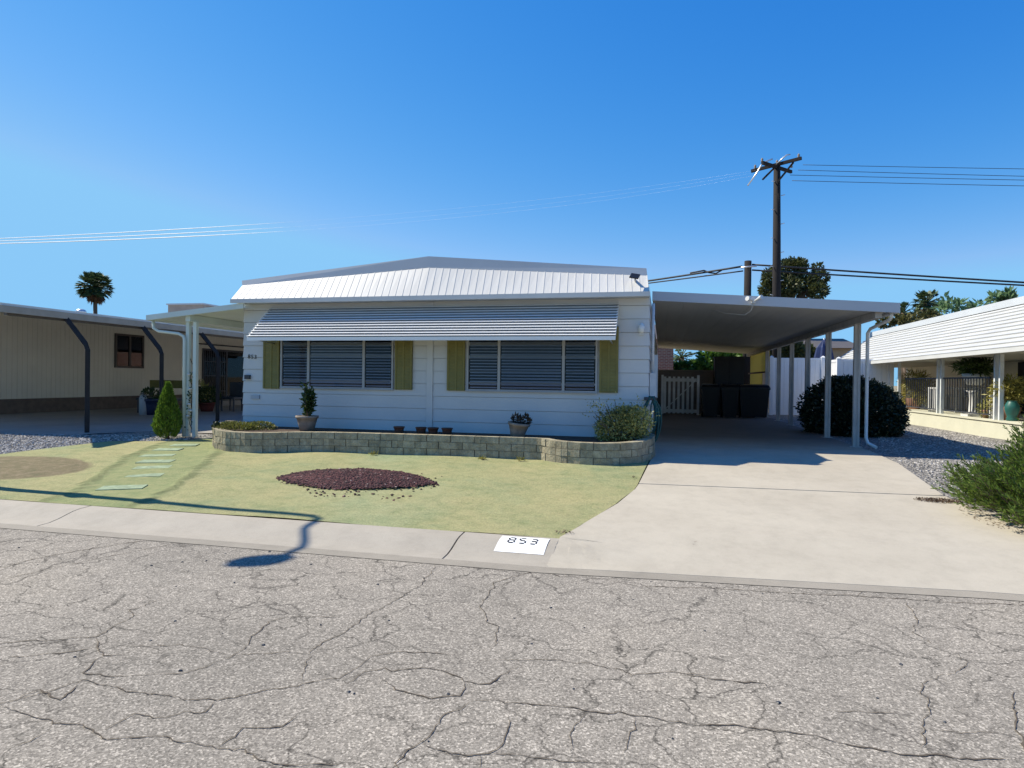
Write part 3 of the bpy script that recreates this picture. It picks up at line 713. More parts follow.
q = aty(641.5, 329, YH); b = MB(); b.box(q.x-.035, q.x+.035, YH-.05, YH-.02, q.z-.1, q.z+.06); b.lathe((q.x, YH-.1, q.z-.07), [(.02, 0), (.05, .02), (.055, .1), (.03, .15), (.01, .16)], 10)
b.build('porch_light', 'post_white', hs)
# electrics on the carport side
b = MB(); b.box(XR+.02, XR+.12, 11.15, 11.45, 1.2, 1.75)
b.tube([(XR+.06, 11.3, 1.75), (XR+.06, 11.3, 2.95)], .025); b.tube([(XR+.05, 11.55, .5), (XR+.05, 11.55, 2.9)], .02); b.tube([(XR+.06, 11.3, 1.2), (XR+.06, 11.3, .45)], .02)
b.box(XR+.02, XR+.14, 12.1, 12.5, 1.3, 2.1)
b.build('meter_box', 'post_white', hs)
# flood light on the roof corner
q = aty(635.6, 278, EY+.25)
fo = thing('flood_light', (q.x, EY+.1, EZ+.2), 'small dark solar flood light fixed on the right corner of the mansard', 'light')
b = MB(); b.box(q.x-.012, q.x+.012, EY+.1, EY+.3, EZ+.22, EZ+.26); b.build('bracket', 'cap_grey', fo)
b = MB(); b.hexa([(q.x-.09, EY-.0, EZ+.25), (q.x+.05, EY-.0, EZ+.225), (q.x+.08, EY+.11, EZ+.305), (q.x-.06, EY+.11, EZ+.33)], [(q.x-.09, EY-.012, EZ+.265), (q.x+.05, EY-.012, EZ+.24), (q.x+.08, EY+.098, EZ+.32), (q.x-.06, EY+.098, EZ+.345)])
b.build('panel', 'black_plastic', fo)

# ---- front awning over both windows
AY0, AY1 = YH-.03, YH-.72
pb, pt_ = aty(430, 340.3, AY1), aty(430, 322, EY-.03)
sl = (pt_.z-pb.z-.07)/(AY1-EY+.03)*-1
xl, xr = aty(247, 341, AY1).x, aty(615.5, 339.6, AY1).x
zb = pb.z; val = .055
zA = zb+val
slope = (aty(430, 322, EY-.02).z-zA)/((EY-.02)-AY1)
aw = thing('window_awning', ((xl+xr)/2, AY1, zb), 'long corrugated white metal awning sloping out over both front windows', 'awning')
prof = []; nS = 12; Lh = AY0-AY1; dz_ = slope*Lh/nS
for k in range(nS):
    y_ = AY1+k/nS*Lh; z_ = zA+k*dz_
    prof += [Vector((0, y_+.012, z_)), Vector((0, y_+.012, z_+dz_*.45)), Vector((0, y_-.020, z_+dz_*.46)), Vector((0, y_-.018, z_+dz_*.60))]
prof.append(Vector((0, AY0, zA+Lh*slope)))
top = MB(); nP = len(prof)
inset = .18   # ends lean in towards the wall
def xe(side, i):
    f = (prof[i].y-AY1)/Lh; return xl if side == 0 else xr
th = Vector((0, .006, -.012))
rz_ = MB()
for i in range(nP-1):
    a, b = prof[i], prof[i+1]
    (rz_ if i % 4 == 0 else top).add([(xl, a.y, a.z), (xr, a.y, a.z), (xr, b.y, b.z), (xl, b.y, b.z)], [(0, 1, 2, 3)])
top.build('slats', 'awning_metal', aw)
mat('awning_shade_grey', (.17, .18, .19), .5, .1, 5.)
rz_.build('slat_gap_shade', 'awning_shade_grey', aw)  # solid risers coloured dark grey to stand for shade between slats
v = MB(); v.box(xl, xr, AY1-.012, AY1+.004, zb, zA+.005); v.build('valance', 'awning_metal', aw)
for x in (xl, xr-.02):
    e = MB(); e.add([(x, AY1, zb+.01), (x+.02, AY1, zb+.01), (x+.02, AY1, zA), (x, AY1, zA), (x, AY0, zA+Lh*slope-.1), (x+.02, AY0, zA+Lh*slope-.1), (x+.02, AY0, zA+Lh*slope), (x, AY0, zA+Lh*slope)],
          [(0, 1, 2, 3), (4, 7, 6, 5), (0, 3, 7, 4), (1, 5, 6, 2), (0, 4, 5, 1), (3, 2, 6, 7)])
    e.build('end_rail', 'awning_metal', aw)
for x in (xl+.1, xr-.1): MB().tube([(x, AY1+.03, zb+.03), (x, YH-.02, zb-.02)], .012).build('arm', 'steel', aw)

# ---- carport
CY = 11.8; CB = 28.8
cl = aty(652, 300.6, CY); crb = aty(899.5, 313, CY); XP = 3.53
cx0, cz0, cx1, cz1 = XR+.03, cl.z, crb.x, crb.z
cs = (cz1-cz0)/(cx1-cx0)
def cz(x): return cz0+cs*(x-cx0)
ca = thing('carport', (XP, 13.09, .42), 'long white flat roofed carport on slim posts beside the mobile home', 'carport')
b = MB(); nrib = 14
for i in range(nrib):
    xa, xb = cx0+(cx1-cx0-.02)*i/nrib, cx0+(cx1-cx0-.02)*(i+1)/nrib
    b.hexa([(xa, CY+.02, cz(xa)+.03), (xb-.004, CY+.02, cz(xb)+.03), (xb-.004, CB, cz(xb)+.03), (xa, CB, cz(xa)+.03)], [(xa, CY+.02, cz(xa)+.09), (xb-.0, CY+.02, cz(xb)+.09), (xb-.0, CB, cz(xb)+.09), (xa, CB, cz(xa)+.09)])
b.build('roof_panel', 'carport_white', ca)
b = MB(); h = .165
b.hexa([(cx0, CY-.03, cz(cx0)), (cx1, CY-.03, cz(cx1)), (cx1, CY+.018, cz(cx1)), (cx0, CY+.018, cz(cx0))], [(cx0, CY-.03, cz(cx0)+h), (cx1, CY-.03, cz(cx1)+h), (cx1, CY+.018, cz(cx1)+h), (cx0, CY+.018, cz(cx0)+h)])
b.build('fascia', 'fascia_grey', ca); b = MB()
b.hexa([(cx1-.1, CY+.02, cz(cx1)), (cx1, CY+.02, cz(cx1)), (cx1, CB, cz(cx1)), (cx1-.1, CB, cz(cx1))], [(cx1-.1, CY+.02, cz(cx1)+h-.004), (cx1, CY+.02, cz(cx1)+h-.004), (cx1, CB, cz(cx1)+h-.004), (cx1-.1, CB, cz(cx1)+h-.004)])
b.build('gutter', 'fascia_grey', ca)
b = MB(); b.box(XP-.05, XP+.05, CY+.1, CB, cz(XP)-.09, cz(XP)+.028); b.build('beam', 'post_grey', ca)
for u in (855.6, 826.9, 806.4, 790.5, 777.7, 766):
    yy = atx(u, 440, XP).y
    b = MB()
    for dx in (-.036, .036): b.box(XP+dx-.02, XP+dx+.02, yy-.034, yy+.034, .43, cz(XP)-.09)
    b.box(XP-.015, XP+.015, yy-.022, yy+.022, .43, cz(XP)-.09)
    b.box(XP-.1, XP+.1, yy-.07, yy+.07, .425, .44)
    b.build('post', 'post_grey', ca)
y1 = 13.0
b = MB(); b.tube([(cx1-.08, CY+.12, cz(cx1)+.01), (cx1-.08, CY+.13, cz(cx1)-.05), (cx1-.085, CY+.2, cz(cx1)-.09), (XP+.165, y1-.1, 2.62), (XP+.15, y1-.0, 2.55), (XP+.15, y1, .62), (XP+.17, y1-.05, .52), (XP+.27, y1-.2, .46)], .03, 8)
b.build('downspout', 'post_white', ca)
# junction light under the fascia
q = aty(753, 302, CY+.0); fl = thing('spot_light', (q.x, CY-.06, q.z), 'small white twin spot light fitting hanging on the carport fascia', 'light')
b = MB(); b.box(q.x-.035, q.x+.035, CY-.08, CY-.034, q.z-.03, q.z+.05); b.build('mount', 'white_paint', fl)
for sx, dz2 in ((-1, .03), (1, .05)):
    b = MB(); a0 = Vector((q.x+sx*.02, CY-.08, q.z+.01)); b.tube([a0, a0+Vector((sx*.035, -.05, dz2*.4)), a0+Vector((sx*.07, -.08, dz2*.8)), a0+Vector((sx*.10, -.11, dz2))], [.012, .022, .036, .042], 10); b.build('lamp_head', 'white_paint', fl)
b = MB(); b.tube([(q.x, CY-.05, q.z-.03), (q.x-.02, CY+.05, q.z-.14), (q.x-.1, CY+.25, q.z-.2), (q.x-.4, CY+.7, cz(q.x-.4)-.08), (q.x-.6, CY+1.0, cz(q.x-.6)+.02)], .006, 6); b.build('cord', 'white_paint', fl)

# ---- patio cover at the left
PY = 10.42; a_ = aty(148, 320.5, PY); b_ = aty(244, 308.5, PY)
px0, pz0, px1 = a_.x, a_.z, XL-.03
psl = (b_.z-a_.z)/(b_.x-a_.x)
def pz(x): return pz0+psl*(x-px0)
pc = thing('patio_cover', (-8.85, 10.6, .42), 'pale green patio roof on twin posts at the left end of the mobile home', 'patio cover')
b = MB(); xx1 = b_.x
b.hexa([(px0, PY+.01, pz(px0)+.03), (xx1, PY+.01, pz(xx1)+.03), (px1, YH+.0, pz(px1)+.03), (px0, YH+.0, pz(px0)+.03)], [(px0, PY+.01, pz(px0)+.075), (xx1, PY+.01, pz(xx1)+.075), (px1, YH+.0, pz(px1)+.075), (px0, YH+.0, pz(px0)+.075)])
b.hexa([(px0, YH+.001, pz(px0)+.03), (px1, YH+.001, pz(px1)+.03), (px1, 21, pz(px1)+.03), (px0, 21, pz(px0)+.03)], [(px0, YH+.001, pz(px0)+.075), (px1, YH+.001, pz(px1)+.075), (px1, 21, pz(px1)+.075), (px0, 21, pz(px0)+.075)])
b.build('roof_panel', 'pale_green', pc)
b = MB(); b.hexa([(px0-.02, PY-.03, pz(px0)), (xx1, PY-.03, pz(xx1)), (xx1, PY+.009, pz(xx1)), (px0-.02, PY+.009, pz(px0))], [(px0-.02, PY-.03, pz(px0)+.1), (xx1, PY-.03, pz(xx1)+.1), (xx1, PY+.009, pz(xx1)+.1), (px0-.02, PY+.009, pz(px0)+.1)])
b.box(px0-.03, px0+.05, PY+.01, 21, pz(px0)-.0, pz(px0)+.09)
b.build('fascia', 'pale_green', pc)
b = MB(); b.box(-8.87, -8.77, PY+.05, 20.9, pz(-8.82)-.1, pz(-8.82)+.028); b.build('beam', 'pale_green', pc)
for x in (-8.905, -8.745):
    for yy in (10.6, 14.6, 18.6):
        b = MB(); b.box(x-.036, x+.036, yy-.036, yy+.036, .43, pz(-8.82)-.1); b.build('post', 'pale_green', pc)
b = MB(); b.tube([(px0+.03, PY+.1, pz(px0)), (px0+.04, PY+.1, pz(px0)-.14), (px0+.15, PY+.1, pz(px0)-.2), (-9.05, 10.5, pz(px0)-.25), (-8.95, 10.52, pz(px0)-.30), (-8.935, 10.525, pz(px0)-.38), (-8.935, 10.525, .43)], .03, 8); b.build('downspout', 'pale_green', pc)
# climbing twiggy decoration between the twin posts
mv = thing('climbing_vine', (-8.825, 10.6, .43), 'thin twisting vine with pale flowers climbing between the twin patio posts', 'plant')
b = MB(); b.tube([(-8.825+.03*math.sin(k*.9), 10.6+.03*math.cos(k*.9), .43+k*.06) for k in range(26)], .008, 5); b.build('stem', 'bark', mv)
b = MB()
for _ in range(70): leaf(b, Vector((-8.825+R.uniform(-.06, .06), 10.57+R.uniform(-.06, .04), R.uniform(.5, 1.7))), rdir(), .06, .035)
b.build('leaves', 'leaf_palm', mv)
for zc in (1.05, .93, 1.35, .82, 1.62): MB().lathe((-8.825+R.uniform(-.04, .04), 10.53, zc), [(.01, -.02), (.035, 0), (.03, .02), (.008, .03)], 8).build('flower', 'white_paint', mv)

# ---- block planter
pl = thing('block_planter', (-4, 9.8, .36), 'low curved planter wall of tan split face blocks in front of the house', 'planter')
pp = [(-8.1, 10.7), (-8.02, 10.3), (-7.82, 9.92), (-7.5, 9.58), (-7.15, 9.40), (-6.75, 9.36), (-6.35, 9.44), (-5.95, 9.60), (-5.5, 9.68), (-5.0, 9.72), (-4.2, 9.755), (-3.4, 9.785), (-2.6, 9.80), (-1.84, 9.83), (-1.70, 9.70), (-1.46, 9.585), (-1.15, 9.53), (-.85, 9.54), (-.55, 9.65), (-.3, 9.83), (-.15, 10.1), (-.1, 10.45), (-.11, 10.72)]
def resample(P, d):
    out = [Vector((*P[0], 0))]; acc = 0
    for a, b in zip(P[:-1], P[1:]):
        a, b = Vector((*a, 0)), Vector((*b, 0)); L = (b-a).length; s = d-acc
        while s <= L: out.append(a.lerp(b, s/L)); s += d
        acc = (acc+L) % d if s > L else acc
        acc = L-(s-d)
    out.append(Vector((*P[-1], 0))); return out
b = MB(); D = .1; S = resample(pp, D)
nor = []
for i in range(len(S)):
    t = (S[min(i+1, len(S)-1)]-S[max(i-1, 0)]).normalized(); nor.append(Vector((t.y, -t.x, 0)))
PH = .112; TOP = 3
for c in range(3):
    i = -2 if c == 1 else 0
    while i < len(S)-1:
        a, e = max(i, 0), min(i+4, len(S)-1); i += 4
        if e <= a: continue
        push = R.uniform(-.006, .008)
        for k in range(a, e):
            def pt(m, out, z, shave=0):
                tt = (S[min(m+1, len(S)-1)]-S[max(m-1, 0)]).normalized()
                return S[m]+nor[m]*out+tt*shave+Vector((0, 0, z))
            sh0 = .007 if k == a else 0; sh1 = -.007 if k == e-1 else 0
            g0 = min(zg(S[k].y), zg(S[k+1].y)); zb_ = lambda m: zg(S[m].y)+.0+c*PH+(.003 if c else -.05); zt_ = lambda m: zg(S[m].y)+(c+1)*PH-.004
            j0, j1 = R.uniform(-.004, .006), R.uniform(-.004, .006)
            b.hexa([pt(k, push+j0, zb_(k), sh0), pt(k+1, push+j1, zb_(k+1), sh1), pt(k+1, -.15, zb_(k+1), sh1), pt(k, -.15, zb_(k), sh0)],
                   [pt(k, push+j0, zt_(k), sh0), pt(k+1, push+j1, zt_(k+1), sh1), pt(k+1, -.15, zt_(k+1), sh1), pt(k, -.15, zt_(k), sh0)])
b.build('block_wall', 'split_block', pl)
mat('mortar', (.17, .145, .11), .95, .2, 20.)
core = MB()
for k in range(len(S)-1):
    core.hexa([S[m]+nor[m]*o+Vector((0, 0, zg(S[m].y)-.05)) for m, o in ((k, -.012), (k+1, -.012), (k+1, -.13), (k, -.13))], [S[m]+nor[m]*o+Vector((0, 0, zg(S[m].y)+3*PH-.012)) for m, o in ((k, -.012), (k+1, -.012), (k+1, -.13), (k, -.13))])
core.build('mortar_core', 'mortar', pl)
from mathutils import noise as mnoise
SOILZ = .655
b = MB(); n = len(S); vs = []
for i, s in enumerate(S):
    q_ = s-nor[i]*.12; vs.append((q_.x, q_.y, SOILZ+.0)); vs.append((min(max(q_.x, XL+.02), XR-.02) if 0 < i < n-1 else q_.x, max(q_.y+.02, YH+.0), SOILZ+.01))
b.add(vs, [(2*i, 2*i+2, 2*i+3, 2*i+1) for i in range(n-1)])
b.build('soil', 'soil', pl)

# plants and pots in the planter
def soilz(): return SOILZ+.005
c = thing('ground_cover_clump', (-7.35, 10.0, SOILZ), 'low mossy green clump spilling over the left end of the block planter', 'plant')
b = MB(); cloud(b, [(-7.35, 9.98, .68, .42, .33, .10), (-7.0, 10.1, .70, .3, .25, .09), (-7.62, 10.05, .68, .22, .25, .09)], 5200, .035, .02, .75, .5); b.build('foliage', 'leaf_moss', c)
b = MB(); b.lathe((-7.68, 9.85, .70), [(.02, 0), (.05, .03), (.045, .08), (.01, .10)], 8); cloud(b, [(-7.66, 9.82, .73, .06, .06, .05)], 60, .05, .03); b.build('dark_tuft', 'leaf_dark', c)
def pot(name, x, y, z, r0_, r1, h, m, label, cat='plant pot', group=None):
    t_ = thing(name, (x, y, z), label, cat, group)
    b = MB(); b.lathe((x, y, z), [(r0_, 0), (r0_+(r1-r0_)*.5, h*.5), (r1*.97, h*.84), (r1*1.07, h*.85), (r1*1.07, h), (r1*.92, h), (r1*.88, h*.86)], 22); b.build('pot_body', m, t_)
    b = MB(); b.lathe((x, y, z+h*.83), [(r1*.88, 0), (r1*.86, .006)], 16); b.build('potting_soil', 'soil', t_); return t_
q = aty(307, 429.5, 10.15); q.z = SOILZ+.0
t_ = pot('potted_plant', q.x, q.y, q.z, .12, .185, .27, 'grey_pot', 'tall leggy green plant in a weathered grey pot below the left front window', 'potted plant')
b = MB(); st = []
for k in range(9):
    a = R.uniform(0, 2*PI); L = R.uniform(.3, .56); p0 = Vector((q.x+R.uniform(-.06, .06), q.y+R.uniform(-.06, .06), q.z+.23)); p1 = p0+Vector((math.cos(a)*.07, math.sin(a)*.07, L)); st.append((p0, p1)); b.tube([p0, (p0+p1)/2+Vector((R.uniform(-.02, .02), 0, 0)), p1], [.012, .009, .005], 5)
b.build('stems', 'bark', t_)
b = MB()
for p0, p1 in st:
    for _ in range(70):
        f = R.uniform(.15, 1.05); leaf(b, p0.lerp(p1, f)+rdir()*.035, rdir()+Vector((0, 0, .5)), R.uniform(.05, .1), .035)
b.build('foliage', 'leaf_fern', t_)
q = aty(517, 433.5, 10.2)
t_ = pot('potted_plant', q.x, q.y, SOILZ-.02, .10, .17, .27, 'grey_pot', 'flared stone pot with shrivelled dark plant below the right front window', 'potted plant')
t_.rotation_euler = (.0, .12, 0)
b = MB(); cloud(b, [(q.x-.05, q.y, SOILZ+.29, .08, .08, .09), (q.x+.1, q.y, SOILZ+.30, .09, .09, .1)], 420, .05, .025, .3); o = b.build('foliage', 'leaf_brown', t_)
desc = ['leftmost in the row, standing alone', 'second from the left in the row', 'third from the left in the row', 'rightmost of the row']
for i, (u, v) in enumerate(((399, 432), (421, 433), (433, 433.5), (447, 434.5))):
    q = aty(u, v, 10.15); pot('flower_pot', q.x, 10.15, SOILZ, .065, .09, .13, 'rust_pot', 'small rust brown pot in the planter, '+desc[i], 'plant pot', 'small rust pots in the planter')
c = thing('sage_bush', (-.65, 10.28, SOILZ), 'rounded sage green bush with pale flecks at the right end of the planter', 'bush')
b = MB(); cloud(b, [(-.64, 10.28, .90, .37, .34, .27), (-.40, 10.3, .95, .27, .3, .27), (-.84, 10.25, .81, .21, .28, .18), (-.55, 10.25, 1.06, .22, .22, .15)], 4600, .045, .026, .5, .3)
for _ in range(60):
    a = Vector((R.uniform(-1.1, -.2), R.uniform(10.05, 10.4), R.uniform(1.0, 1.2))); d = rdir(); d.z = abs(d.z)
    for k in range(6): leaf(b, a+d*k*.045, d+rdir()*.7, .04, .022)
b.build('foliage', 'leaf_sage', c)
b = MB()
for k in range(14):
    d = rdir(); d.z = abs(d.z)*.8+.4; b.tube([(-.6, 10.3, SOILZ-.02), Vector((-.6, 10.3, SOILZ))+d*.25, Vector((-.6, 10.3, SOILZ+.05))+d*.5], [.014, .01, .004], 5)
b.build('branches', 'bark', c)
# dry weeds at the foot of the planter
for (x, y, w_) in ((-2.72, 9.62, 'in the middle'), (-2.12, 9.66, 'near its step'), (-4.55, 9.62, 'below the rust pots')):
    b = MB()
    for _ in range(46): leaf(b, Vector((x+R.gauss(0, .028), y+R.gauss(0, .015), zg(y)+.01)), rdir()+Vector((0, 0, .8)), R.uniform(.03, .09), .012)
    tag(b.build('dry_weed', 'leaf_yellow', None, (x, y, zg(y))), 'tuft of dry weed at the foot of the planter wall '+w_, 'weed', 'dry weeds by the planter')
# hose hung on the corner
c = thing('garden_hose', (XR+.09, 10.95, 1.2), 'dark teal garden hose hanging in loops on the house corner beside the carport', 'hose')
b = MB()
for k in range(9):
    w_ = .07+.012*k+R.uniform(-.02, .02); dp = .36+.02*k+R.uniform(-.05, .05); yb = 10.62+R.uniform(0, .2); cx = XR+.05+R.uniform(-.05, .06)
    pts = []
    for j in range(25):
        a = j/24*2*PI; pts.append((cx+w_*math.sin(a)*(1 if math.cos(a) < .6 else .75), yb+.05*math.sin(a+k), 1.36-dp*(1-math.cos(a))/1.25))
    b.tube(pts, .011, 6)
b.build('hose', 'hose_green', c)
b = MB(); b.box(XR-.06, XR+.14, 10.62, 10.74, 1.30, 1.35); b.build('hanger', 'dark_metal', c)

# ------------------------------------------------------------------ BACK OF THE CARPORT
g = thing('picket_gate', (.62, 23.9, .43), 'off white slatted gate between the house and the bins under the carport', 'gate')
ga, gb = .06, 1.22
b = MB(); b.box(ga, gb, 23.93, 23.97, .50, .62); b.box(ga, gb, 23.93, 23.97, 1.62, 1.74); b.bar((ga+.05, 23.985, .6), (gb-.05, 23.985, 1.66), .07, .03); b.build('rails', 'gate_white', g)
b = MB(); k = ga
while k < gb-.04: b.box(k, k+.085, 23.89, 23.925, .47, 1.80); k += .16
b.build('slats', 'gate_white', g)
for x in (ga-.09, gb): MB().box(x, x+.085, 23.86, 23.97, .42, 1.86).build('post', 'gate_white', g)
g = thing('block_wall', (.7, 25.4, .42), 'grey brown block wall standing behind the slatted gate', 'wall'); MB().box(-.22, 2.2, 25.3, 25.5, .40, 2.02).build('blocks', 'slump_block', g); MB().box(-.24, 2.22, 25.28, 25.52, 2.021, 2.07).build('coping', 'concrete_wall', g)
def bin_(x, y, label):
    t_ = thing('wheelie_bin', (x, y, .435), label, 'bin', 'bins lined up under the carport'); w_ = .28
    b = MB(); b.hexa([(x-.21, y-.24, .47), (x+.21, y-.24, .47), (x+.21, y+.2, .47), (x-.21, y+.2, .47)], [(x-w_, y-.33, 1.43), (x+w_, y-.33, 1.43), (x+w_, y+.28, 1.43), (x-w_, y+.28, 1.43)]); b.box(x-w_-.02, x+w_+.02, y-.35, y+.30, 1.38, 1.44); b.build('bin_body', 'black_plastic', t_)
    b = MB(); b.hexa([(x-w_-.02, y-.36, 1.445), (x+w_+.02, y-.36, 1.445), (x+w_+.02, y+.3, 1.445), (x-w_-.02, y+.3, 1.445)], [(x-w_+.03, y-.30, 1.53), (x+w_-.03, y-.30, 1.53), (x+w_-.03, y+.27, 1.56), (x-w_+.03, y+.27, 1.56)]); b.build('lid', 'black_plastic', t_)
    for s in (-1, 1):
        b = MB(); b.tube([(x+s*.19, y+.24, .535), (x+s*.25, y+.24, .535)], .1, 14); b.build('wheel', 'black_plastic', t_)
    return t_
b0 = bin_(1.58, 22.6, 'black wheelie bin next to the slatted gate, leftmost of four')
for x, l in ((2.2, 'black wheelie bin second from the slatted gate'), (2.78, 'black wheelie bin third from the slatted gate'), (3.2, 'black wheelie bin nearest the yellow sheet and carport post')):
    copy_tree(b0, (x, 22.6 + (.0 if x < 3 else .35), .435), l)
t_ = thing('storage_cabinet', (2.35, 24.6, .43), 'tall dark storage cabinet standing behind the row of bins', 'cabinet')
MB().box(1.86, 2.86, 24.3, 25.0, .44, 2.50).build('cabinet_body', 'black_plastic', t_)
for x in (1.88, 2.37): MB().box(x, x+.47, 24.27, 24.297, .5, 2.44).build('door', 'black_plastic', t_)
MB().box(1.83, 2.89, 24.26, 25.03, 2.501, 2.55).build('top', 'black_plastic', t_)
t_ = thing('yellow_screen', (XP+.02, 25.6, 1.3), 'yellow corrugated sheet closing the rear right side of the carport', 'screen')
b = MB(); pr = []
for k in range(80):
    y_ = 23.7+k*.065; o_ = .02*math.sin(k*PI/1.5); pr.append((XP+.09+o_, y_))
def sheetz(z0_, z1_, ya, yb):
    P = [p for p in pr if ya <= p[1] <= yb]; b.add([(x, y, z) for z in (z0_, z1_) for x, y in P], [(i, i+1, len(P)+i+1, len(P)+i) for i in range(len(P)-1)])
sheetz(2.0, cz(XP)-.02, 23.6, 28.7); sheetz(.5, 1.999, 25.2, 28.7)
m, nt, pb_ = nodes('yellow_translucent'); tr_ = N(nt, 'ShaderNodeBsdfTranslucent'); tr_.inputs[0].default_value = (.42, .33, .07, 1); pb_.inputs['Base Color'].default_value = (.34, .28, .07, 1)
mx = N(nt, 'ShaderNodeMixShader'); mx.inputs[0].default_value = .6; nt.links.new(pb_.outputs[0], mx.inputs[1]); nt.links.new(tr_.outputs[0], mx.inputs[2]); nt.links.new(mx.outputs[0], nt.nodes['Material Output'].inputs[0])
b.build('corrugated_sheet', 'yellow_translucent', t_)
MB().box(XP+.02, XP+.06, 23.9, 28.7, 1.97, 2.03).build('rail', 'bark', t_)

# brick chimney block behind the gate
def house_simple(name, loc, label, cat, parts):
    t_ = thing(name, loc, label, cat)
    for n_, m_, args in parts: MB().box(*args).build(n_, m_, t_)
    return t_
q0, q1 = aty(658, 372, 31), aty(673.5, 352, 31)
t_ = thing('brick_house', (-1.0, 31, .42), 'red brick building end showing above the wall behind the slatted gate', 'house')
MB().box(-6, q1.x, 31, 38, .4, 3.6).build('wall', 'brick', t_)
b = MB(); b.hexa([(-6.3, 30.7, 3.6), (q1.x+.25, 30.7, 3.6), (q1.x+.25, 38.3, 3.6), (-6.3, 38.3, 3.6)], [(-6.3, 34.4, 4.6), (q1.x+.25, 34.4, 4.6), (q1.x+.25, 34.6, 4.6), (-6.3, 34.6, 4.6)]); b.build('roof', 'brown_roof', t_)
MB().box(-.6, -.3, 30.96, 31.0, 1.6, 2.4).build('window', 'glass', t_)

# ---- vinyl fences at the right back
def vinyl(name, x0, x1, y, z1, label, ret=None):
    t_ = thing(name, ((x0+x1)/2, y, .42), label, 'fence'); b = MB(); k = x0; i = 0
    while k < x1-.01:
        e = min(k+.148, x1); b.box(k+.003, e-.001, y-.012-(.003 if i % 2 else 0), y+.012, .5, z1-.09); k += .15; i += 1
    if ret:
        k = y+.12
        while k < ret: b.box(x0-.012-(.003 if i % 2 else 0), x0+.012, k+.003, k+.146, .5, z1-.09); k += .15; i += 1
    b.build('panel', 'vinyl', t_)
    MB().box(x0, x1, y-.03, y+.03, z1-.09, z1-.0).build('rail', 'vinyl', t_); MB().box(x0, x1, y-.03, y+.03, .44, .53).build('rail', 'vinyl', t_)
    if ret: MB().box(x0-.03, x0+.03, y+.04, ret, z1-.09, z1-.003).build('rail', 'vinyl', t_)
    xs = [x0, x1] if x1-x0 < 2 else [x0, (x0+x1)/2-.12, x1]
    for x in xs:
        b = MB(); b.box(x-.065, x+.065, y-.065, y+.065, .42, z1+.02); b.hexa([(x-.08, y-.08, z1+.021), (x+.08, y-.08, z1+.021), (x+.08, y+.08, z1+.021), (x-.08, y+.08, z1+.021)], [(x-.01, y-.01, z1+.08), (x+.01, y-.01, z1+.08), (x+.01, y+.01, z1+.08), (x-.01, y+.01, z1+.08)]); b.build('post', 'vinyl', t_)
    return t_
vinyl('vinyl_fence', 3.95, 5.72, 25.4, 2.55, 'white vinyl plank fence behind the carport posts and the dark round bush')
vinyl('vinyl_fence', 5.95, 7.6, 24.2, 2.47, 'white vinyl fence corner joining the right hand neighbour house', ret=27.5)

# far tan house and dark blue umbrella between
t_ = thing('tan_house', (6.5, 36, .42), 'tan stucco house wall far behind the vinyl fence, with brown roof', 'house')
MB().box(4.6, 9.6, 36, 44, .4, 3.45).build('wall', 'stucco_tan', t_)
b = MB(); b.hexa([(4.2, 35.6, 3.45), (10, 35.6, 3.45), (10, 44.4, 3.45), (4.2, 44.4, 3.45)], [(4.2, 39.8, 4.2), (10, 39.8, 4.2), (10, 40.2, 4.2), (4.2, 40.2, 4.2)]); b.build('roof', 'brown_roof', t_)
MB().box(5.4, 6.1, 35.965, 36.0, 2.0, 3.0).build('window', 'dark_room', t_)
q = aty(824, 345, 29.5)
t_ = thing('patio_umbrella', (q.x, 29.5, .42), 'closed dark blue patio umbrella standing behind the vinyl fence', 'umbrella')
b = MB(); b.tube([(q.x, 29.5, .42), (q.x, 29.5, 3.55)], .03); b.build('pole', 'steel', t_)
b = MB(); n = 16; prof = [(.30, 1.7), (.42, 2.2), (.40, 2.7), (.3, 3.15), (.1, 3.42), (.02, 3.5)]
vs = []
for r_, z_ in prof:
    for j in range(n): r2 = r_*(1 if j % 2 else .72); vs.append((q.x+r2*math.cos(2*PI*j/n), 29.5+r2*math.sin(2*PI*j/n), z_))
b.add(vs, [(i*n+j, i*n+(j+1) % n, (i+1)*n+(j+1) % n, (i+1)*n+j) for i in range(len(prof)-1) for j in range(n)]); b.build('canopy', 'blue_tarp', t_)

# ---- big dark bush
c = thing('round_bush', (4.33, 16.75, .42), 'very dark large rounded bush just beyond the front carport posts', 'bush')
b = MB(); BX, BY = 4.38, 16.75
bl = [(BX, BY, .95, 1.12, 1.0, .82), (BX-.36, BY, .85, .64, .8, .62), (BX+.5, BY-.05, .8, .68, .8, .62), (BX-.15, BY, 1.2, .7, .7, .58), (BX+.28, BY, 1.12, .7, .7, .55), (BX+.1, BY-.35, .8, .9, .7, .6)]
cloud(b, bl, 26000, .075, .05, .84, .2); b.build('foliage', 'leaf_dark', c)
b = MB()
for k in range(60):
    d = rdir(); d.z = abs(d.z); b.tube([(BX, BY, .4), Vector((BX, BY, .5))+Vector((d.x*.5, d.y*.5, d.z*.5)), Vector((BX, BY, .6))+Vector((d.x*.95, d.y*.85, d.z*.85))], [.05, .03, .01], 6)
b.build('branches', 'bark', c)
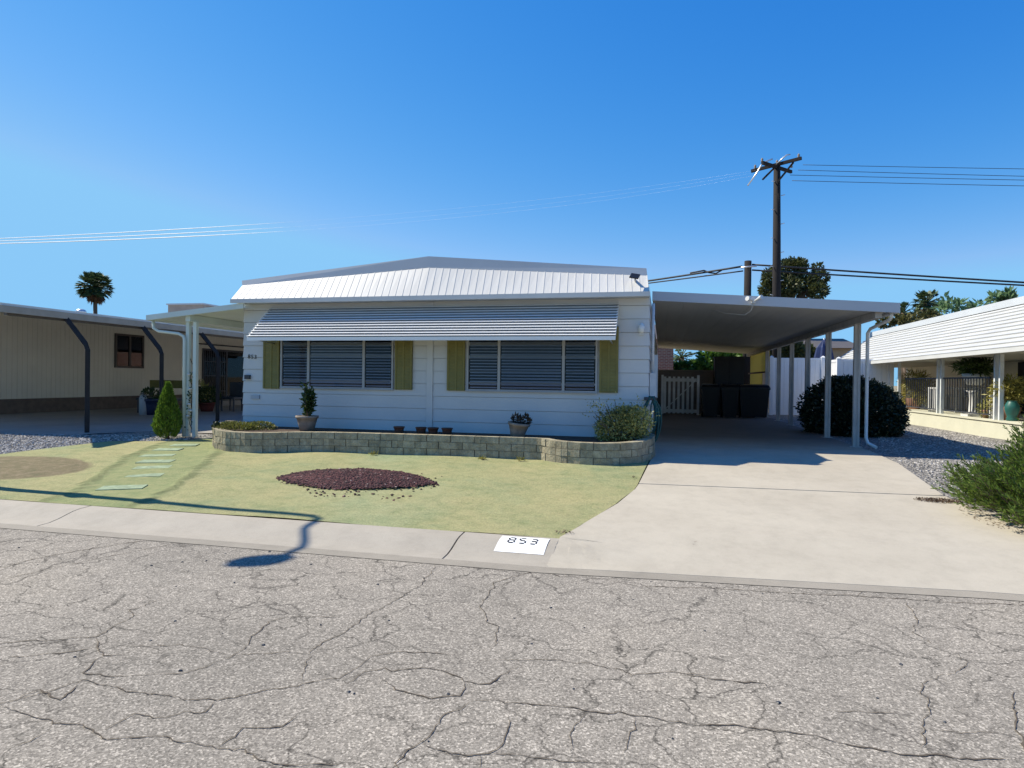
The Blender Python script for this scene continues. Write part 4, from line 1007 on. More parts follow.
# ---- cypress cone
c = thing('cone_cypress', (-9.1, 10.3, .40), 'bright green cone shaped dwarf cypress beside the patio posts', 'shrub')
b = MB()
for _ in range(9000):
    f = R.random()**.72; z = f*1.02; prof_r = .275*(1-f**1.25)**.9*(1 if f > .22 else .5+f*2.27)
    a = R.uniform(0, 2*PI); r = prof_r*R.uniform(.72, 1.06)
    r *= 1+.07*math.sin(a*5+z*9)
    p = Vector((-9.1+r*math.cos(a), 10.3+r*math.sin(a), .42+z)); leaf(b, p, Vector((math.cos(a)*.5, math.sin(a)*.5, 1.1))+rdir()*.35, R.uniform(.04, .075), .022)
b.build('foliage', 'leaf_cypress', c)
b = MB(); b.tube([(-9.1, 10.3, .38), (-9.1, 10.3, .9), (-9.1, 10.3, 1.3)], [.04, .03, .008], 7); b.build('trunk', 'bark', c)
# ---- juniper clump at the right front
c = thing('juniper_bush', (4.42, 7.72, .21), 'spiky green juniper bush spreading over the driveway edge at the right', 'bush')
b = MB(); br = MB()
CX, CYj = 4.52, 7.70
def spray(p, d, L, n):
    pts = [p+d*L*f+Vector((0, 0, .10*L*f*f)) for f in (0, .33, .66, 1.)]
    br.tube(pts, [.006, .005, .004, .001], 3, False)
    for _ in range(n):
        f = R.uniform(.0, 1.); j = min(2, int(f*3)); q_ = pts[j].lerp(pts[j+1], f*3-j); t2 = (pts[j+1]-pts[j]).normalized()
        leaf(b, q_+rdir()*.014, t2+rdir()*.6+Vector((0, 0, .12)), R.uniform(.035, .085)*(1.1-f*.35), .012)
for k in range(2900):
    d = rdir(); d.z = abs(d.z); r = R.uniform(.45, 1.0)**.6
    if d.x > .75: continue
    lump = 1+.13*math.sin(d.x*7+d.z*5)+.10*math.sin(d.y*9+d.z*7+1)
    p = Vector((CX+d.x*1.22*r*lump, CYj+d.y*.98*r*lump, zg(CYj)+.02+d.z*.84*r*lump)); p.z = max(p.z, max(zdrive(p.x, p.y), zg(p.y))+.04)
    o_ = Vector((d.x*.8, d.y*.75, d.z*.35+.42))+rdir()*.35+Vector((-.12, -.08, 0)); o_.normalize(); o_.z = max(o_.z, .02)
    spray(p, o_, R.uniform(.14, .3)*(1.15 if R.random() < .12 else 1), 34)
for k in range(26):
    a = R.uniform(0, 2*PI); br.tube([(CX, CYj, .15), (CX+.5*math.cos(a), CYj+.4*math.sin(a), .4+R.random()*.3), (CX+.95*math.cos(a), CYj+.75*math.sin(a), .5+R.random()*.35)], [.03, .02, .008], 5)
b.build('foliage', 'leaf_juniper', c); br.build('branches', 'bark', c)
b = MB()
for _ in range(500):
    a = R.uniform(PI*.8, PI*1.9); r = R.uniform(.92, 1.12); x, y = CX+r*math.cos(a)*1.22, CYj+r*math.sin(a)*.98
    leaf(b, Vector((x, y, max(zdrive(x, y), zg(y))+.016)), Vector((R.uniform(-1, 1), R.uniform(-1, 1), .05)), R.uniform(.02, .04), .007)
o = b.build('juniper_litter', 'leaf_dead'); tag(o, 'brown needle litter fallen around the edge of the juniper', 'litter', None, 'stuff')

# ------------------------------------------------------------------ LEFT NEIGHBOUR
NX = -18.6; RX = -11.9
nl = thing('neighbour_home', (NX, 16, .42), 'long beige mobile home with brown edged roof at the left', 'house')
b = MB(); b.box(-25, NX, 12.0, 34, .85, 3.45)
k = 12.0
while k < 34: b.box(NX, NX+.012, k, k+.149, .851, 3.44); k += .155
b.build('wall', 'beige_wall', nl)
MB().box(-24.95, NX-.03, 12.05, 33.95, .4, .849).build('skirting', 'brick_red', nl)
b = MB(); rz = 2.79; rz2 = 3.40
b.hexa([(RX, 9.3, rz), (RX-1.1, 10.25, rz+.1), (RX-1.1, 34, rz+.1), (RX, 34, rz)], [(RX, 9.3, rz+.07), (RX-1.1, 10.25, rz+.17), (RX-1.1, 34, rz+.17), (RX, 34, rz+.07)])  # unseen front corner cut diagonally so sunlight reaches the gravel beside it
b.hexa([(RX-1.1, 10.25, rz+.1), (NX-.6, 10.3, rz2), (NX-.6, 34, rz2), (RX-1.1, 34, rz+.1)], [(RX-1.1, 10.25, rz+.17), (NX-.6, 10.3, rz2+.07), (NX-.6, 34, rz2+.07), (RX-1.1, 34, rz+.17)])
b.hexa([(-25.4, 11.6, 3.5), (NX-.61, 11.6, 3.5), (NX-.61, 34.3, 3.5), (-25.4, 34.3, 3.5)], [(-22.2, 11.6, 3.9), (-22.0, 11.6, 3.9), (-22.0, 34.3, 3.9), (-22.2, 34.3, 3.9)])
b.build('roof', 'mansard_white', nl)
b = MB(); b.box(RX+.001, RX+.045, 9.3, 34, rz-.06, rz+.07); b.build('gutter', 'tan_trim', nl)
MB().box(RX-.1, RX+.03, 9.32, 34, rz+.072, rz+.115).build('roof_edge', 'white_paint', nl)
b = MB(); b.box(RX-.12, RX-.04, 9.5, 34, rz-.10, rz+.006); b.build('beam', 'brown_roof', nl)
for yy in (10.72, 12.7, 14.65, 17.2, 20.4, 24.2, 28):
    p = MB(); px = -11.4
    p.tube([(px, yy, .42), (px, yy, 2.1), (px-.05, yy, 2.22), (RX-.02, yy-.03, rz-.04)], .06, 4, True, False)
    p.build('post', 'slate_post', nl)
def onx(u, v): return atx(u, v, NX+.02)
A, B = onx(114.6, 331.5), onx(143, 369)
wy0, wy1, wz0, wz1 = A.y, B.y, 1.85, 3.05
f = MB()
for (ya, yb, za, zb__) in ((wy0, wy0+.07, wz0, wz1), (wy1-.07, wy1, wz0, wz1), (wy0+.07, wy1-.07, wz0, wz0+.07), (wy0+.07, wy1-.07, wz1-.07, wz1), ((wy0+wy1)/2-.04, (wy0+wy1)/2+.04, wz0+.07, wz1-.07)): f.box(NX+.013, NX+.07, ya, yb, za, zb__)
wo = f.build('window', 'brown_roof', nl)
MB().box(NX+.013, NX+.02, wy0+.07, wy1-.07, wz0+.07, wz1-.07).build('curtain', 'dark_room', wo)
MB().box(NX+.04, NX+.046, wy0+.07, wy1-.07, wz0+.07, wz1-.07).build('pane', 'glass', wo)
dy0, dy1 = 22.9, 26.0
d = MB(); d.box(NX+.013, NX+.06, dy0, dy0+.08, .6, 2.75); d.box(NX+.013, NX+.06, dy1-.08, dy1, .6, 2.75); d.box(NX+.013, NX+.06, dy0+.08, dy1-.08, 2.67, 2.75); d.box(NX+.013, NX+.06, 24.35, 24.45, .6, 2.67)
do = d.build('sliding_door', 'dark_metal', nl)
MB().box(NX+.013, NX+.02, dy0+.08, dy1-.08, .6, 2.67).build('curtain', 'cap_grey', do)
MB().box(NX+.035, NX+.04, dy0+.08, dy1-.08, .6, 2.67).build('pane', 'glass', do)
b = MB(); k = dy0+.12
while k < 24.3: b.box(NX+.061, NX+.075, k, k+.025, .62, 2.66); k += .12
for z_ in (.95, 1.6, 2.2): b.box(NX+.076, NX+.088, dy0+.08, 24.35, z_, z_+.03)
b.build('security_grille', 'dark_metal', do)
MB().box(NX+.02, NX+.1, dy0-.4, dy1+.5, 2.9, 2.95).build('curtain_rod', 'dark_metal', nl)
MB().box(NX+.02, NX+1.4, 22.4, 26.6, .4, .6).build('door_step', 'patio_slab', nl)
# roof fittings
def roofvent(x, y, label):
    t_ = thing('roof_vent', (x, y, 3.6), label, 'vent'); return t_
q = aty(81, 313, 22); t_ = roofvent(q.x, 22, 'small silver turbine vent on the neighbour roof below the palm')
b = MB(); b.tube([(q.x, 22, 3.2), (q.x, 22, q.z-.02)], .13, 12); b.build('stack', 'steel', t_)
b = MB(); b.lathe((q.x, 22, q.z-.05), [(.14, 0), (.19, .05), (.20, .12), (.15, .19), (.04, .22)], 14); b.build('turbine', 'steel', t_)
A, B = aty(168, 312, 24), aty(203, 304.5, 24)
t_ = thing('rooftop_cooler', ((A.x+B.x)/2, 24.4, 3.5), 'grey slatted evaporative cooler box on the neighbour roof', 'air cooler')
b = MB(); b.box(A.x, B.x, 24, 25.1, 3.55, B.z); b.build('cabinet', 'concrete_wall', t_)
b = MB()
for k in range(7): b.box(A.x+.05, B.x-.05, 23.97, 23.998, 3.62+k*.11, 3.66+k*.11)
b.build('louvre', 'cap_grey', t_)
MB().box(A.x-.05, B.x+.05, 23.94, 25.15, B.z+.001, B.z+.06).build('lid', 'cap_grey', t_)
# things on the neighbour's patio
t_ = thing('garden_bench', (-14.2, 17.2, .42), 'dark bench with yellow olive cushion against the neighbour wall behind the cypress', 'bench')
bx, by = aty(161, 400, 17).x, 17.0
t_.location = (bx, by, .42)
b = MB(); b.box(bx-.75, bx+.75, by-.2, by+.3, .82, .9); b.build('seat', 'dark_metal', t_)
b = MB(); b.box(bx-.7, bx+.7, by+.3, by+.42, 1.2, 1.45); b.build('backrest', 'olive_dark', t_)
for dx in (-.68, .68):
    MB().box(bx+dx-.04, bx+dx+.04, by-.18, by-.1, .42, .819).build('leg', 'dark_metal', t_); MB().box(bx+dx-.04, bx+dx+.04, by+.31, by+.39, .42, 1.199).build('leg', 'dark_metal', t_)
def simple_pot(u, v, y, r, h, m, lab):
    q = aty(u, v, y); return pot('patio_pot', q.x, y, .42, r*.7, r, h, m, lab, 'plant pot')
mat('blue_glaze', (.02, .035, .08), .5, .2, 6.)
t_ = simple_pot(150, 410, 16.2, .24, .48, 'blue_glaze', 'dark blue glazed pot on the neighbour patio behind the cypress')
b = MB(); q = aty(150, 410, 16.2); cloud(b, [(q.x, q.y, 1.0, .25, .25, .2)], 300, .1, .04); b.build('foliage', 'leaf_fern', t_)
q = aty(143, 408, 16); t_ = thing('white_canister', (q.x, 16, .42), 'pale grey upright gas canister on the neighbour patio', 'canister')
b = MB(); b.lathe((q.x, 16, .42), [(.11, 0), (.11, .5), (.08, .58), (.05, .6)], 12); b.build('body', 'cap_grey', t_); b = MB(); b.lathe((q.x, 16, 1.02), [(.04, 0), (.04, .07)], 8); b.build('valve', 'steel', t_)
t_ = simple_pot(207, 404, 18.5, .26, .3, 'cloth_red', 'red pot with leafy plant left of the neighbour sliding door')
q = aty(207, 404, 18.5); b = MB(); cloud(b, [(q.x, q.y, .95, .45, .4, .3)], 900, .1, .04); b.build('foliage', 'leaf_fern', t_)
t_ = simple_pot(197, 402, 20, .24, .35, 'terracotta', 'terracotta pot with spreading plant between the patio posts and the sliding door')
q = aty(197, 402, 20); b = MB(); cloud(b, [(q.x, q.y, 1.05, .5, .4, .4)], 900, .1, .04); b.build('foliage', 'leaf_sage', t_)
q = aty(232, 400, 19); t_ = thing('patio_chair', (q.x, 19, .42), 'dark patio chair standing just left of the white house corner', 'chair')
b = MB(); b.box(q.x-.26, q.x+.26, 18.75, 19.25, .84, .9); b.build('seat', 'dark_metal', t_); b = MB(); b.box(q.x-.26, q.x+.26, 19.22, 19.27, .9, 1.4); b.build('backrest', 'dark_metal', t_)
for dx in (-.23, .23):
    for yy in (18.78, 19.22): MB().box(q.x+dx-.02, q.x+dx+.02, yy-.02, yy+.02, .42, .839).build('leg', 'dark_metal', t_)

# ------------------------------------------------------------------ RIGHT NEIGHBOUR
GX = 7.4
rn = thing('porch_home', (GX, 18, .42), 'white neighbouring home with lapped metal mansard and open porch at the right', 'house')
b = MB(); b.box(GX, 9.99, 14.9, 24.1, .4, .79); b.build('porch_base', 'cream_wall', rn)
b = MB(); b.box(GX-.03, 10, 14.87, 24.13, .791, .83); b.build('porch_floor', 'cream_wall', rn)
b = MB(); b.box(10, 16, 12, 30, .4, 3.4)
for k in range(9): b.box(9.985, 10, 12, 30, .85+k*.28, .865+k*.28)
b.build('wall', 'beige_wall', rn)
b = MB(); lowx, lowz, hix, hiz = 6.98, 2.40, 8.6, 3.62; nc = 11; y0_, y1_ = 8.0, 30.0
for k in range(nc):
    f0, f1 = k/nc, (k+1)/nc
    P0 = Vector((lowx+(hix-lowx)*f0, 0, lowz+(hiz-lowz)*f0)); P1 = Vector((lowx+(hix-lowx)*f1, 0, lowz+(hiz-lowz)*f1)); n_ = Vector((-.6, 0, .8))*.032
    a, bb = P0+n_, P1
    b.add([(a.x, y0_, a.z), (a.x, y1_, a.z), (bb.x, y1_, bb.z), (bb.x, y0_, bb.z), (P0.x, y0_, P0.z), (P0.x, y1_, P0.z)], [(0, 1, 2, 3), (4, 5, 1, 0)])
b.add([(lowx, y1_, lowz), (hix, y1_, hiz), (hix, y1_, lowz)], [(0, 1, 2)]); b.add([(lowx, y0_, lowz), (hix, y0_, hiz), (hix, y0_, lowz)], [(0, 2, 1)])
b.build('mansard', 'lap_white', rn)
b = MB(); b.box(hix-.05, hix+.22, y0_-.05, y1_+.05, hiz+.004, hiz+.19); b.build('roof_cap', 'fascia_grey', rn)
b = MB(); b.add([(hix+.2, y0_, hiz+.1), (16, y0_, hiz+.35), (16, y1_, hiz+.35), (hix+.2, y1_, hiz+.1)], [(0, 1, 2, 3)]); b.build('roof', 'white_paint', rn)
MB().box(lowx-.03, lowx+.04, y0_, y1_, lowz-.09, lowz-.001).build('eave_trim', 'white_paint', rn)
mat('porch_ceiling', (.42, .40, .35), .7, .08, 2.)
MB().box(lowx+.05, 10, y0_, y1_, lowz-.07, lowz-.03).build('porch_ceiling', 'porch_ceiling', rn)
for u in (899, 938.2, 941.9, 995.8, 1000.9):
    q = atx(u, 400, GX+.08)
    MB().box(GX+.04, GX+.12, q.y-.03, q.y+.03, .83, lowz-.07).build('post', 'post_white', rn)
b = MB(); ya, yb = atx(990, 400, GX+.08).y, atx(943, 400, GX+.08).y
for y_a, y_b in ((ya, yb), (atx(937, 400, GX+.08).y, atx(905, 400, GX+.08).y)):
    b.box(GX+.07, GX+.10, y_a, y_b, 1.78, 1.82); b.box(GX+.07, GX+.10, y_a, y_b, .92, .95)
    k = y_a+.08
    while k < y_b: b.box(GX+.075, GX+.095, k-.008, k+.008, .951, 1.779); k += .15
b.build('railing', 'dark_metal', rn)
b = MB()
for y_a, y_b in ((20.1, 20.9), (16.75, 17.3)):
    k = y_a
    while k < y_b: b.box(GX+.15, GX+.19, k, k+.05, .83, 1.5); k += .11
    b.box(GX+.14, GX+.2, y_a-.02, y_b, 1.5, 1.55)
b.build('white_balusters', 'white_paint', rn)
MB().box(9.93, 9.984, 17.6, 18.8, 1.5, 2.3).build('window', 'white_paint', rn)
MB().box(9.93, 9.984, 20.3, 21.2, .84, 2.3).build('door', 'dark_room', rn)
# steps at the front end: block pier
t_ = thing('block_pier', (7.45, 14.6, .42), 'green topped block pier at the front end of the right hand porch', 'pier')
MB().box(7.15, 7.9, 14.2, 14.85, .41, .72).build('blocks', 'split_block', t_); MB().box(7.12, 7.93, 14.17, 14.88, .721, .80).build('capstone', 'leaf_moss', t_)
# porch contents
def plantball(name, x, y, z, label, m, blobs, n, l, w_, potr=None, potm='terracotta', cat='plant'):
    t_ = thing(name, (x, y, z), label, cat); b = MB(); cloud(b, blobs, n, l, w_, .3, .1); b.build('foliage', m, t_)
    if potr:
        b = MB(); b.lathe((x, y, z), [(potr*.7, 0), (potr, potr*1.3), (potr*.95, potr*1.4)], 14); b.build('pot_body', potm, t_)
    return t_
q = atx(914, 388, 7.9); plantball('porch_plant', q.x, q.y, .83, 'yellow green feathery plant at the far end of the right hand porch', 'leaf_yellow', [(q.x, q.y, 1.75, .35, .5, .3), (q.x, q.y+.3, 1.3, .3, .4, .5), (q.x+.1, q.y-.4, 1.45, .3, .45, .45)], 1500, .2, .03, .25)
q = atx(975, 367, 7.9); t_ = plantball('hanging_fern', q.x, q.y, 2.1, 'dark green fern hanging under the porch roof above the white pedestal', 'leaf_fern', [(q.x, q.y, 2.12, .4, .75, .14), (q.x, q.y, 2.0, .3, .5, .1)], 1300, .18, .03)
b = MB(); b.lathe((q.x, q.y, 1.62), [(.16, 0), (.27, .2), (.29, .3)], 14); b.build('basket', 'white_paint', t_); b = MB(); b.tube([(q.x, q.y, 1.9), (q.x, q.y, 2.34)], .008, 5); b.build('hanger', 'dark_metal', t_)
q = atx(1010, 390, 7.75); plantball('porch_plant', q.x, q.y, .83, 'orange green bushy plant beside the front pair of porch posts', 'leaf_yellow', [(q.x, q.y, 1.55, .35, .42, .28), (q.x, q.y+.25, 1.3, .3, .35, .35)], 1800, .13, .03, .22)
q = atx(1012, 412, 7.62); t_ = thing('garden_stool', (q.x, q.y, .83), 'teal glazed ceramic garden stool beside the front porch posts', 'stool')
b = MB(); b.lathe((q.x, q.y, .83), [(.10, 0), (.11, .03), (.09, .1), (.11, .15), (.14, .26), (.135, .35), (.09, .43), (.085, .44), (.10, .45)], 18); b.build('stool_body', 'teal_glaze', t_)
q = atx(973, 415, 7.7); t_ = thing('pedestal', (q.x, q.y, .83), 'white turned pedestal standing behind the dark porch railing', 'pedestal')
b = MB(); b.box(q.x-.2, q.x+.2, q.y-.2, q.y+.2, .831, .9); b.build('plinth', 'white_paint', t_)
b = MB(); b.lathe((q.x, q.y, .9), [(.15, 0), (.1, .06), (.085, .35), (.1, .52), (.16, .58)], 16); b.build('column', 'white_paint', t_)
q = atx(958, 410, 8.6); t_ = thing('porch_table', (q.x, q.y, .83), 'white porch table with folded white cloth behind the railing', 'table')
b = MB(); b.box(q.x-.4, q.x+.4, q.y-.8, q.y+.8, 1.5, 1.55); b.build('table_top', 'white_paint', t_)
for dx in (-.34, .34):
    for dy in (-.7, .7): MB().box(q.x+dx-.03, q.x+dx+.03, q.y+dy-.03, q.y+dy+.03, .831, 1.499).build('leg', 'white_paint', t_)
q = atx(963, 385, 9.2); t_ = thing('porch_chair', (q.x, q.y, .83), 'white high backed chair against the wall of the right hand porch', 'chair')
b = MB(); b.box(q.x-.3, q.x+.25, q.y-.5, q.y+.5, 1.25, 1.32); b.build('seat', 'white_paint', t_); b = MB()
for k in range(7): b.box(q.x+.2, q.x+.25, q.y-.5+k*.145, q.y-.5+k*.145+.1, 1.321, 2.0)
b.build('backrest', 'white_paint', t_)
for dy in (-.45, .45):
    MB().box(q.x-.28, q.x-.22, q.y+dy-.03, q.y+dy+.03, .831, 1.249).build('leg', 'white_paint', t_); MB().box(q.x+.16, q.x+.22, q.y+dy-.03, q.y+dy+.03, .831, 1.249).build('leg', 'white_paint', t_)
q = atx(988, 420, 7.65); plantball('porch_plant', q.x, q.y, .83, 'low brown and green plant between the pedestal and the front porch posts', 'leaf_sage', [(q.x, q.y, 1.05, .15, .4, .22)], 500, .09, .03, .14)

# ------------------------------------------------------------------ POLES AND WIRES
q = aty(777, 165, 30); PX, PZ = q.x, q.z
up = thing('utility_pole', (PX+.12, 30, .4), 'tall dark wooden utility pole with angled crossarms', 'utility pole')
b = MB(); b.tube([(PX+.14, 30, .3), (PX+.06, 30, 6), (PX, 30, PZ)], [.2, .175, .14], 14); b.build('pole', 'pole_wood', up)
for (a, bb, z_) in (((-.75, -1.0), (.75, .9), PZ-.18), ((-1.0, .5), (.9, -.5), PZ-.05)):
    b = MB(); b.bar((PX+a[0], 30+a[1], z_), (PX+bb[0], 30+bb[1], z_+.12), .1, .13); b.build('crossarm', 'pole_wood', up)
b = MB(); b.bar((PX-.65, 29.5, PZ-.75), (PX+.05, 29.85, PZ+.02), .07); b.bar((PX+.62, 29.7, PZ-.02), (PX, 29.85, PZ-.8), .07); b.build('brace', 'pole_wood', up)
b = MB(); b.tube([(PX-1.25, 29.6, PZ-.95), (PX-.9, 29.6, PZ-.45), (PX-.65, 29.6, PZ+.0), (PX-.25, 29.6, PZ+.15)], .035, 6); b.build('conductor_loop', 'steel', up)
for dx, dy, dz in ((-.7, -.6, .05), (.72, .7, .16), (-.85, .4, .1), (.8, -.42, .2), (.0, 0, .12)):
    b = MB(); b.lathe((PX+dx, 30+dy, PZ+dz-.1), [(.03, 0), (.06, .04), (.035, .09), (.06, .13), (.02, .2)], 8); b.build('insulator', 'grey_pot', up)
b = MB(); b.tube([(PX-.05, 29.85, PZ), (PX+.35, 29.8, PZ+.35), (PX+.5, 29.8, PZ+.36)], .03, 5); b.build('bracket', 'steel', up)
b = MB()
for k in range(12): z_ = 3.6+k*.62; s = -1 if k % 2 else 1; b.tube([(PX+.05+s*.12, 29.9, z_), (PX+.05+s*.27, 29.85, z_+.02)], .018, 5)
b.build('step_bolts', 'steel', up)
q = aty(748, 261, 33); SX, SZ = q.x, q.z
sp_ = thing('utility_pole', (SX, 33, .4), 'short dark wooden cable pole left of the tall utility pole', 'utility pole')
b = MB(); b.tube([(SX, 33, .3), (SX, 33, SZ)], [.19, .165], 12); b.build('pole', 'pole_wood', sp_)
b = MB(); b.tube([(SX-.35, 32.8, SZ-.35), (SX+.38, 32.8, SZ-.28)], .045, 6); b.build('cable_clamp', 'steel', sp_)
def wire(a, b_, sag, r, m, label, n=28):
    a, b_ = Vector(a), Vector(b_); mb = MB()
    pts = [a.lerp(b_, i/n)-Vector((0, 0, sag*4*(i/n)*(1-i/n))) for i in range(n+1)]
    mb.tube(pts, r, 5); o = mb.build('overhead_wire', m, None, a); tag(o, label, 'wire', 'overhead wires')
for (v0, v1, u0_, dy, lab) in ((164.8, 166.7, 803, .75, 'topmost thin wire running right from the tall pole'), (170, 174, 798, .2, 'second thin wire from the top running right from the tall pole'), (175, 177.8, 790, -.2, 'third thin wire from the top running right from the tall pole'), (180.6, 183.6, 792, -.6, 'lowest thin wire running right from the top of the tall pole')):
    A = aty(u0_, v0, 30+dy); B = aty(1024, v1, 30+dy+0); d = (B-A); wire(A, A+d*4.0, .12, .012, 'wire', lab)
# thin wires on the left: from the pole to beyond the frame
for (va, vm, vb_, dy, lab, r) in ((178, 221, 238.5, -.6, 'uppermost pale wire crossing the sky left of the house', .022), (180, 226, 241, -.2, 'middle pale wire crossing the sky left of the house', .022), (183, 230, 243.6, .2, 'lowest pale wire crossing the sky left of the house', .028)):
    A = aty(757, va-8, 30+dy); Mm = aty(303, vm, 46+dy); B = aty(0, vb_, 57+dy)
    mb = MB(); E_ = B+(B-Mm)*.7
    pts = []
    for i in range(41):
        t = i/40
        # quadratic through three sight points
        s = t*1.25; tm = .55
        L0 = (s-tm)*(s-1)/(tm); L1 = s*(s-1)/(tm*(tm-1)); L2 = s*(s-tm)/(1*(1-tm))
        pts.append(A*L0+Mm*L1+B*L2)
    mb.tube(pts, [r*(.06 if i < 19 else min(1.6, .06+.3*(i-18))) for i in range(41)], 5); tag(mb.build('overhead_wire', 'wire_pale', None, A), lab, 'wire', 'overhead wires')
A = aty(742, 266.5, 33); B = aty(640, 280.5, 36); wire(A, A+(B-A)*3, .1, .05, 'wire', 'thick upper cable running left from the short pole')
A = aty(743, 271, 33); B = aty(640, 283.5, 36); wire(A, A+(B-A)*3, .05, .035, 'wire', 'thinner lower cable running left from the short pole')
mb = MB(); P_ = [aty(u, v, 34) for u, v in ((722, 270), (716, 273.5), (709, 272.6), (704, 270.5), (690, 273))]; mb.tube(P_, .04, 5); tag(mb.build('overhead_wire', 'wire', None, P_[0]), 'slack cable loop hanging left of the short pole', 'wire', 'overhead wires')
A = aty(752, 264.5, 33); B = aty(1024, 280, 33); wire(A, A+(B-A)*3, .12, .045, 'wire', 'thick upper cable running right behind the tall pole over the pine')
A = aty(752, 270, 33); B = aty(1024, 283.3, 33); wire(A, A+(B-A)*3, .1, .04, 'wire', 'thick lower cable running right behind the tall pole over the pine')

# ------------------------------------------------------------------ TREES
def tree(name, x, y, z0_, label, m, blobs, n, l, w_, trunk_r, trunk_top, cat='tree', shell=.35):
    t_ = thing(name, (x, y, z0_), label, cat)
    b = MB(); b.tube([(x, y, z0_-.1), (x+.1, y, z0_+(trunk_top-z0_)*.5), (x, y, trunk_top)], [trunk_r, trunk_r*.8, trunk_r*.5], 10)
    for q_ in blobs: b.tube([(x, y, trunk_top-(trunk_top-z0_)*.25), ((x+q_[0])/2, (y+q_[1])/2, (trunk_top+q_[2])/2-.2), q_[:3]], [trunk_r*.45, trunk_r*.28, trunk_r*.1], 6)
    b.build('trunk', 'bark', t_)
    b = MB(); cloud(b, blobs, n, l, w_, shell, .15); b.build('crown', m, t_); return t_
def pxb(u, v, y, ru, rv, dpt=1.):
    p = aty(u, v, y); k = y/F*.92; return (p.x, p.y, p.z, ru*k, max(ru, rv)*k*dpt, rv*k)
bl = [pxb(u, v, 40+R.uniform(-.6, .6), a, b_) for u, v, a, b_ in ((790, 270, 14, 11), (772, 278, 10, 9), (768, 290, 9, 8), (806, 285, 14, 11), (818, 291, 9, 8), (822, 277, 6, 6), (818, 268, 5, 4), (785, 288, 16, 10), (800, 266, 7, 7), (776, 270, 6, 5))]
tree('pine_tree', aty(790, 300, 40).x, 40, .4, 'dark rounded pine tree behind the tall utility pole', 'leaf_pine', bl, 9000, .22, .10, .3, 6.5)
bl = [pxb(u, v, 34+R.uniform(-.8, .8), a, b_) for u, v, a, b_ in ((714, 360, 17, 12), (705, 374, 14, 12), (728, 365, 16, 14), (745, 362, 14, 12), (698, 385, 10, 10), (720, 385, 20, 12), (690, 378, 8, 7))]
tree('leafy_tree', aty(715, 380, 34).x, 34, .4, 'bright green leafy tree seen through the back of the carport', 'leaf_bright', bl, 5000, .26, .15, .12, 2.2)
bl = [pxb(u, v, 33+R.uniform(-.8, .8), a, b_) for u, v, a, b_ in ((776, 352, 12, 9), (792, 350, 12, 9), (808, 353, 8, 7))]
tree('leafy_tree', aty(788, 352, 33).x, 33, .4, 'dark leafy tree showing above the vinyl fence between carport posts', 'leaf_pine', bl, 3000, .22, .1, .12, 2.4)
bl = [pxb(u, v, 44+R.uniform(-.8, .8), a, b_) for u, v, a, b_ in ((893, 319, 7, 5), (905, 321, 7, 4), (918, 318, 7, 5), (930, 317, 8, 4), (884, 322, 6, 5))]
tree('leafy_tree', aty(905, 330, 44).x, 44, .4, 'brownish green tree clump just above the right neighbour roof, nearest the carport', 'leaf_olive', bl, 1100, .3, .14, .2, 3.5)
def wispy(u0_, us, y, label):
    bl = [pxb(u, v, y+R.uniform(-.8, .8), a, b_) for u, v, a, b_ in us]
    tree('wispy_tree', aty(u0_, 330, y).x, y, .4, label, 'leaf_blue', bl, 330, .42, .2, .1, 3.4, shell=.1)
wispy(955, ((941, 310, 5, 8), (945, 302, 2, 6), (955, 306, 9, 5), (962, 308, 8, 6), (974, 309, 5, 4), (979, 305, 3, 5), (985, 309, 4, 2)), 46, 'pale blue green wispy tree above the right neighbour roof')
wispy(1003, ((1003, 298, 4, 4), (1008, 296, 3, 5), (994, 299, 3, 4), (1012, 299, 4, 3)), 42, 'small pale wispy tree top above the right end of the neighbour roof')
def palm(u, v, y, cr, label, nfr, zlow=.4, skirt=True):
    c_ = aty(u, v, y); t_ = thing('palm_tree', (c_.x, y, zlow), label, 'palm tree')
    b = MB(); b.tube([(c_.x, y, zlow), (c_.x+.15, y, (zlow+c_.z)/2), (c_.x, y, c_.z)], [.3, .22, .2], 10); b.build('trunk', 'bark', t_)
    b = MB(); dd = MB()
    for k in range(nfr):
        d = rdir(); d.z = d.z*.95+.05; dead = d.z < -.62
        if dead and not skirt: continue
        d.normalize(); L = cr*R.uniform(.55, .72); e = c_+d*L; tgt = dd if dead else b
        side = d.cross(Vector((0, 0, 1)));  side = side.normalized() if side.length > .05 else Vector((1, 0, 0)); upv = side.cross(d)
        tgt.tube([c_, e], .03, 4, False)
        for j in range(13):
            a = (j-6)/6*1.25; bd = d*math.cos(a)+side*math.sin(a); l_ = cr*.42*(1-.25*abs(a)); tip = e+bd*l_-Vector((0, 0, .12*cr*R.random()))
            wv = bd.cross(upv).normalized()*.05*cr
            tgt.add([e, e+bd*l_*.55+wv, tip, e+bd*l_*.55-wv], [(0, 1, 2, 3)])
    b.build('fronds', 'leaf_palm', t_)
    if dd.v: dd.build('dead_fronds', 'leaf_dead', t_)
    return t_
palm(95, 287, 60, 1.9, 'tall fan palm rising behind the beige home at the left', 170)
c_ = aty(95, 300, 60)
palm(927, 303, 50, 1.05, 'fan palm head rising above the right neighbour roof', 80)
palm(903, 313, 50, .8, 'lower fan palm head beside the carport corner', 40)
palm(681, 357, 42, 1.1, 'small palm seen through the carport beside the brick wall', 40, skirt=False)
bl = [pxb(u, v, 38, a, b_) for u, v, a, b_ in ((682, 368, 9, 6), (692, 366, 8, 6), (674, 368, 6, 5))]
tree('leafy_tree', aty(684, 372, 38).x, 38, .4, 'low green hedge tree between the brick wall and the bright leafy tree', 'leaf_bright', bl, 1600, .2, .1, .1, 2)

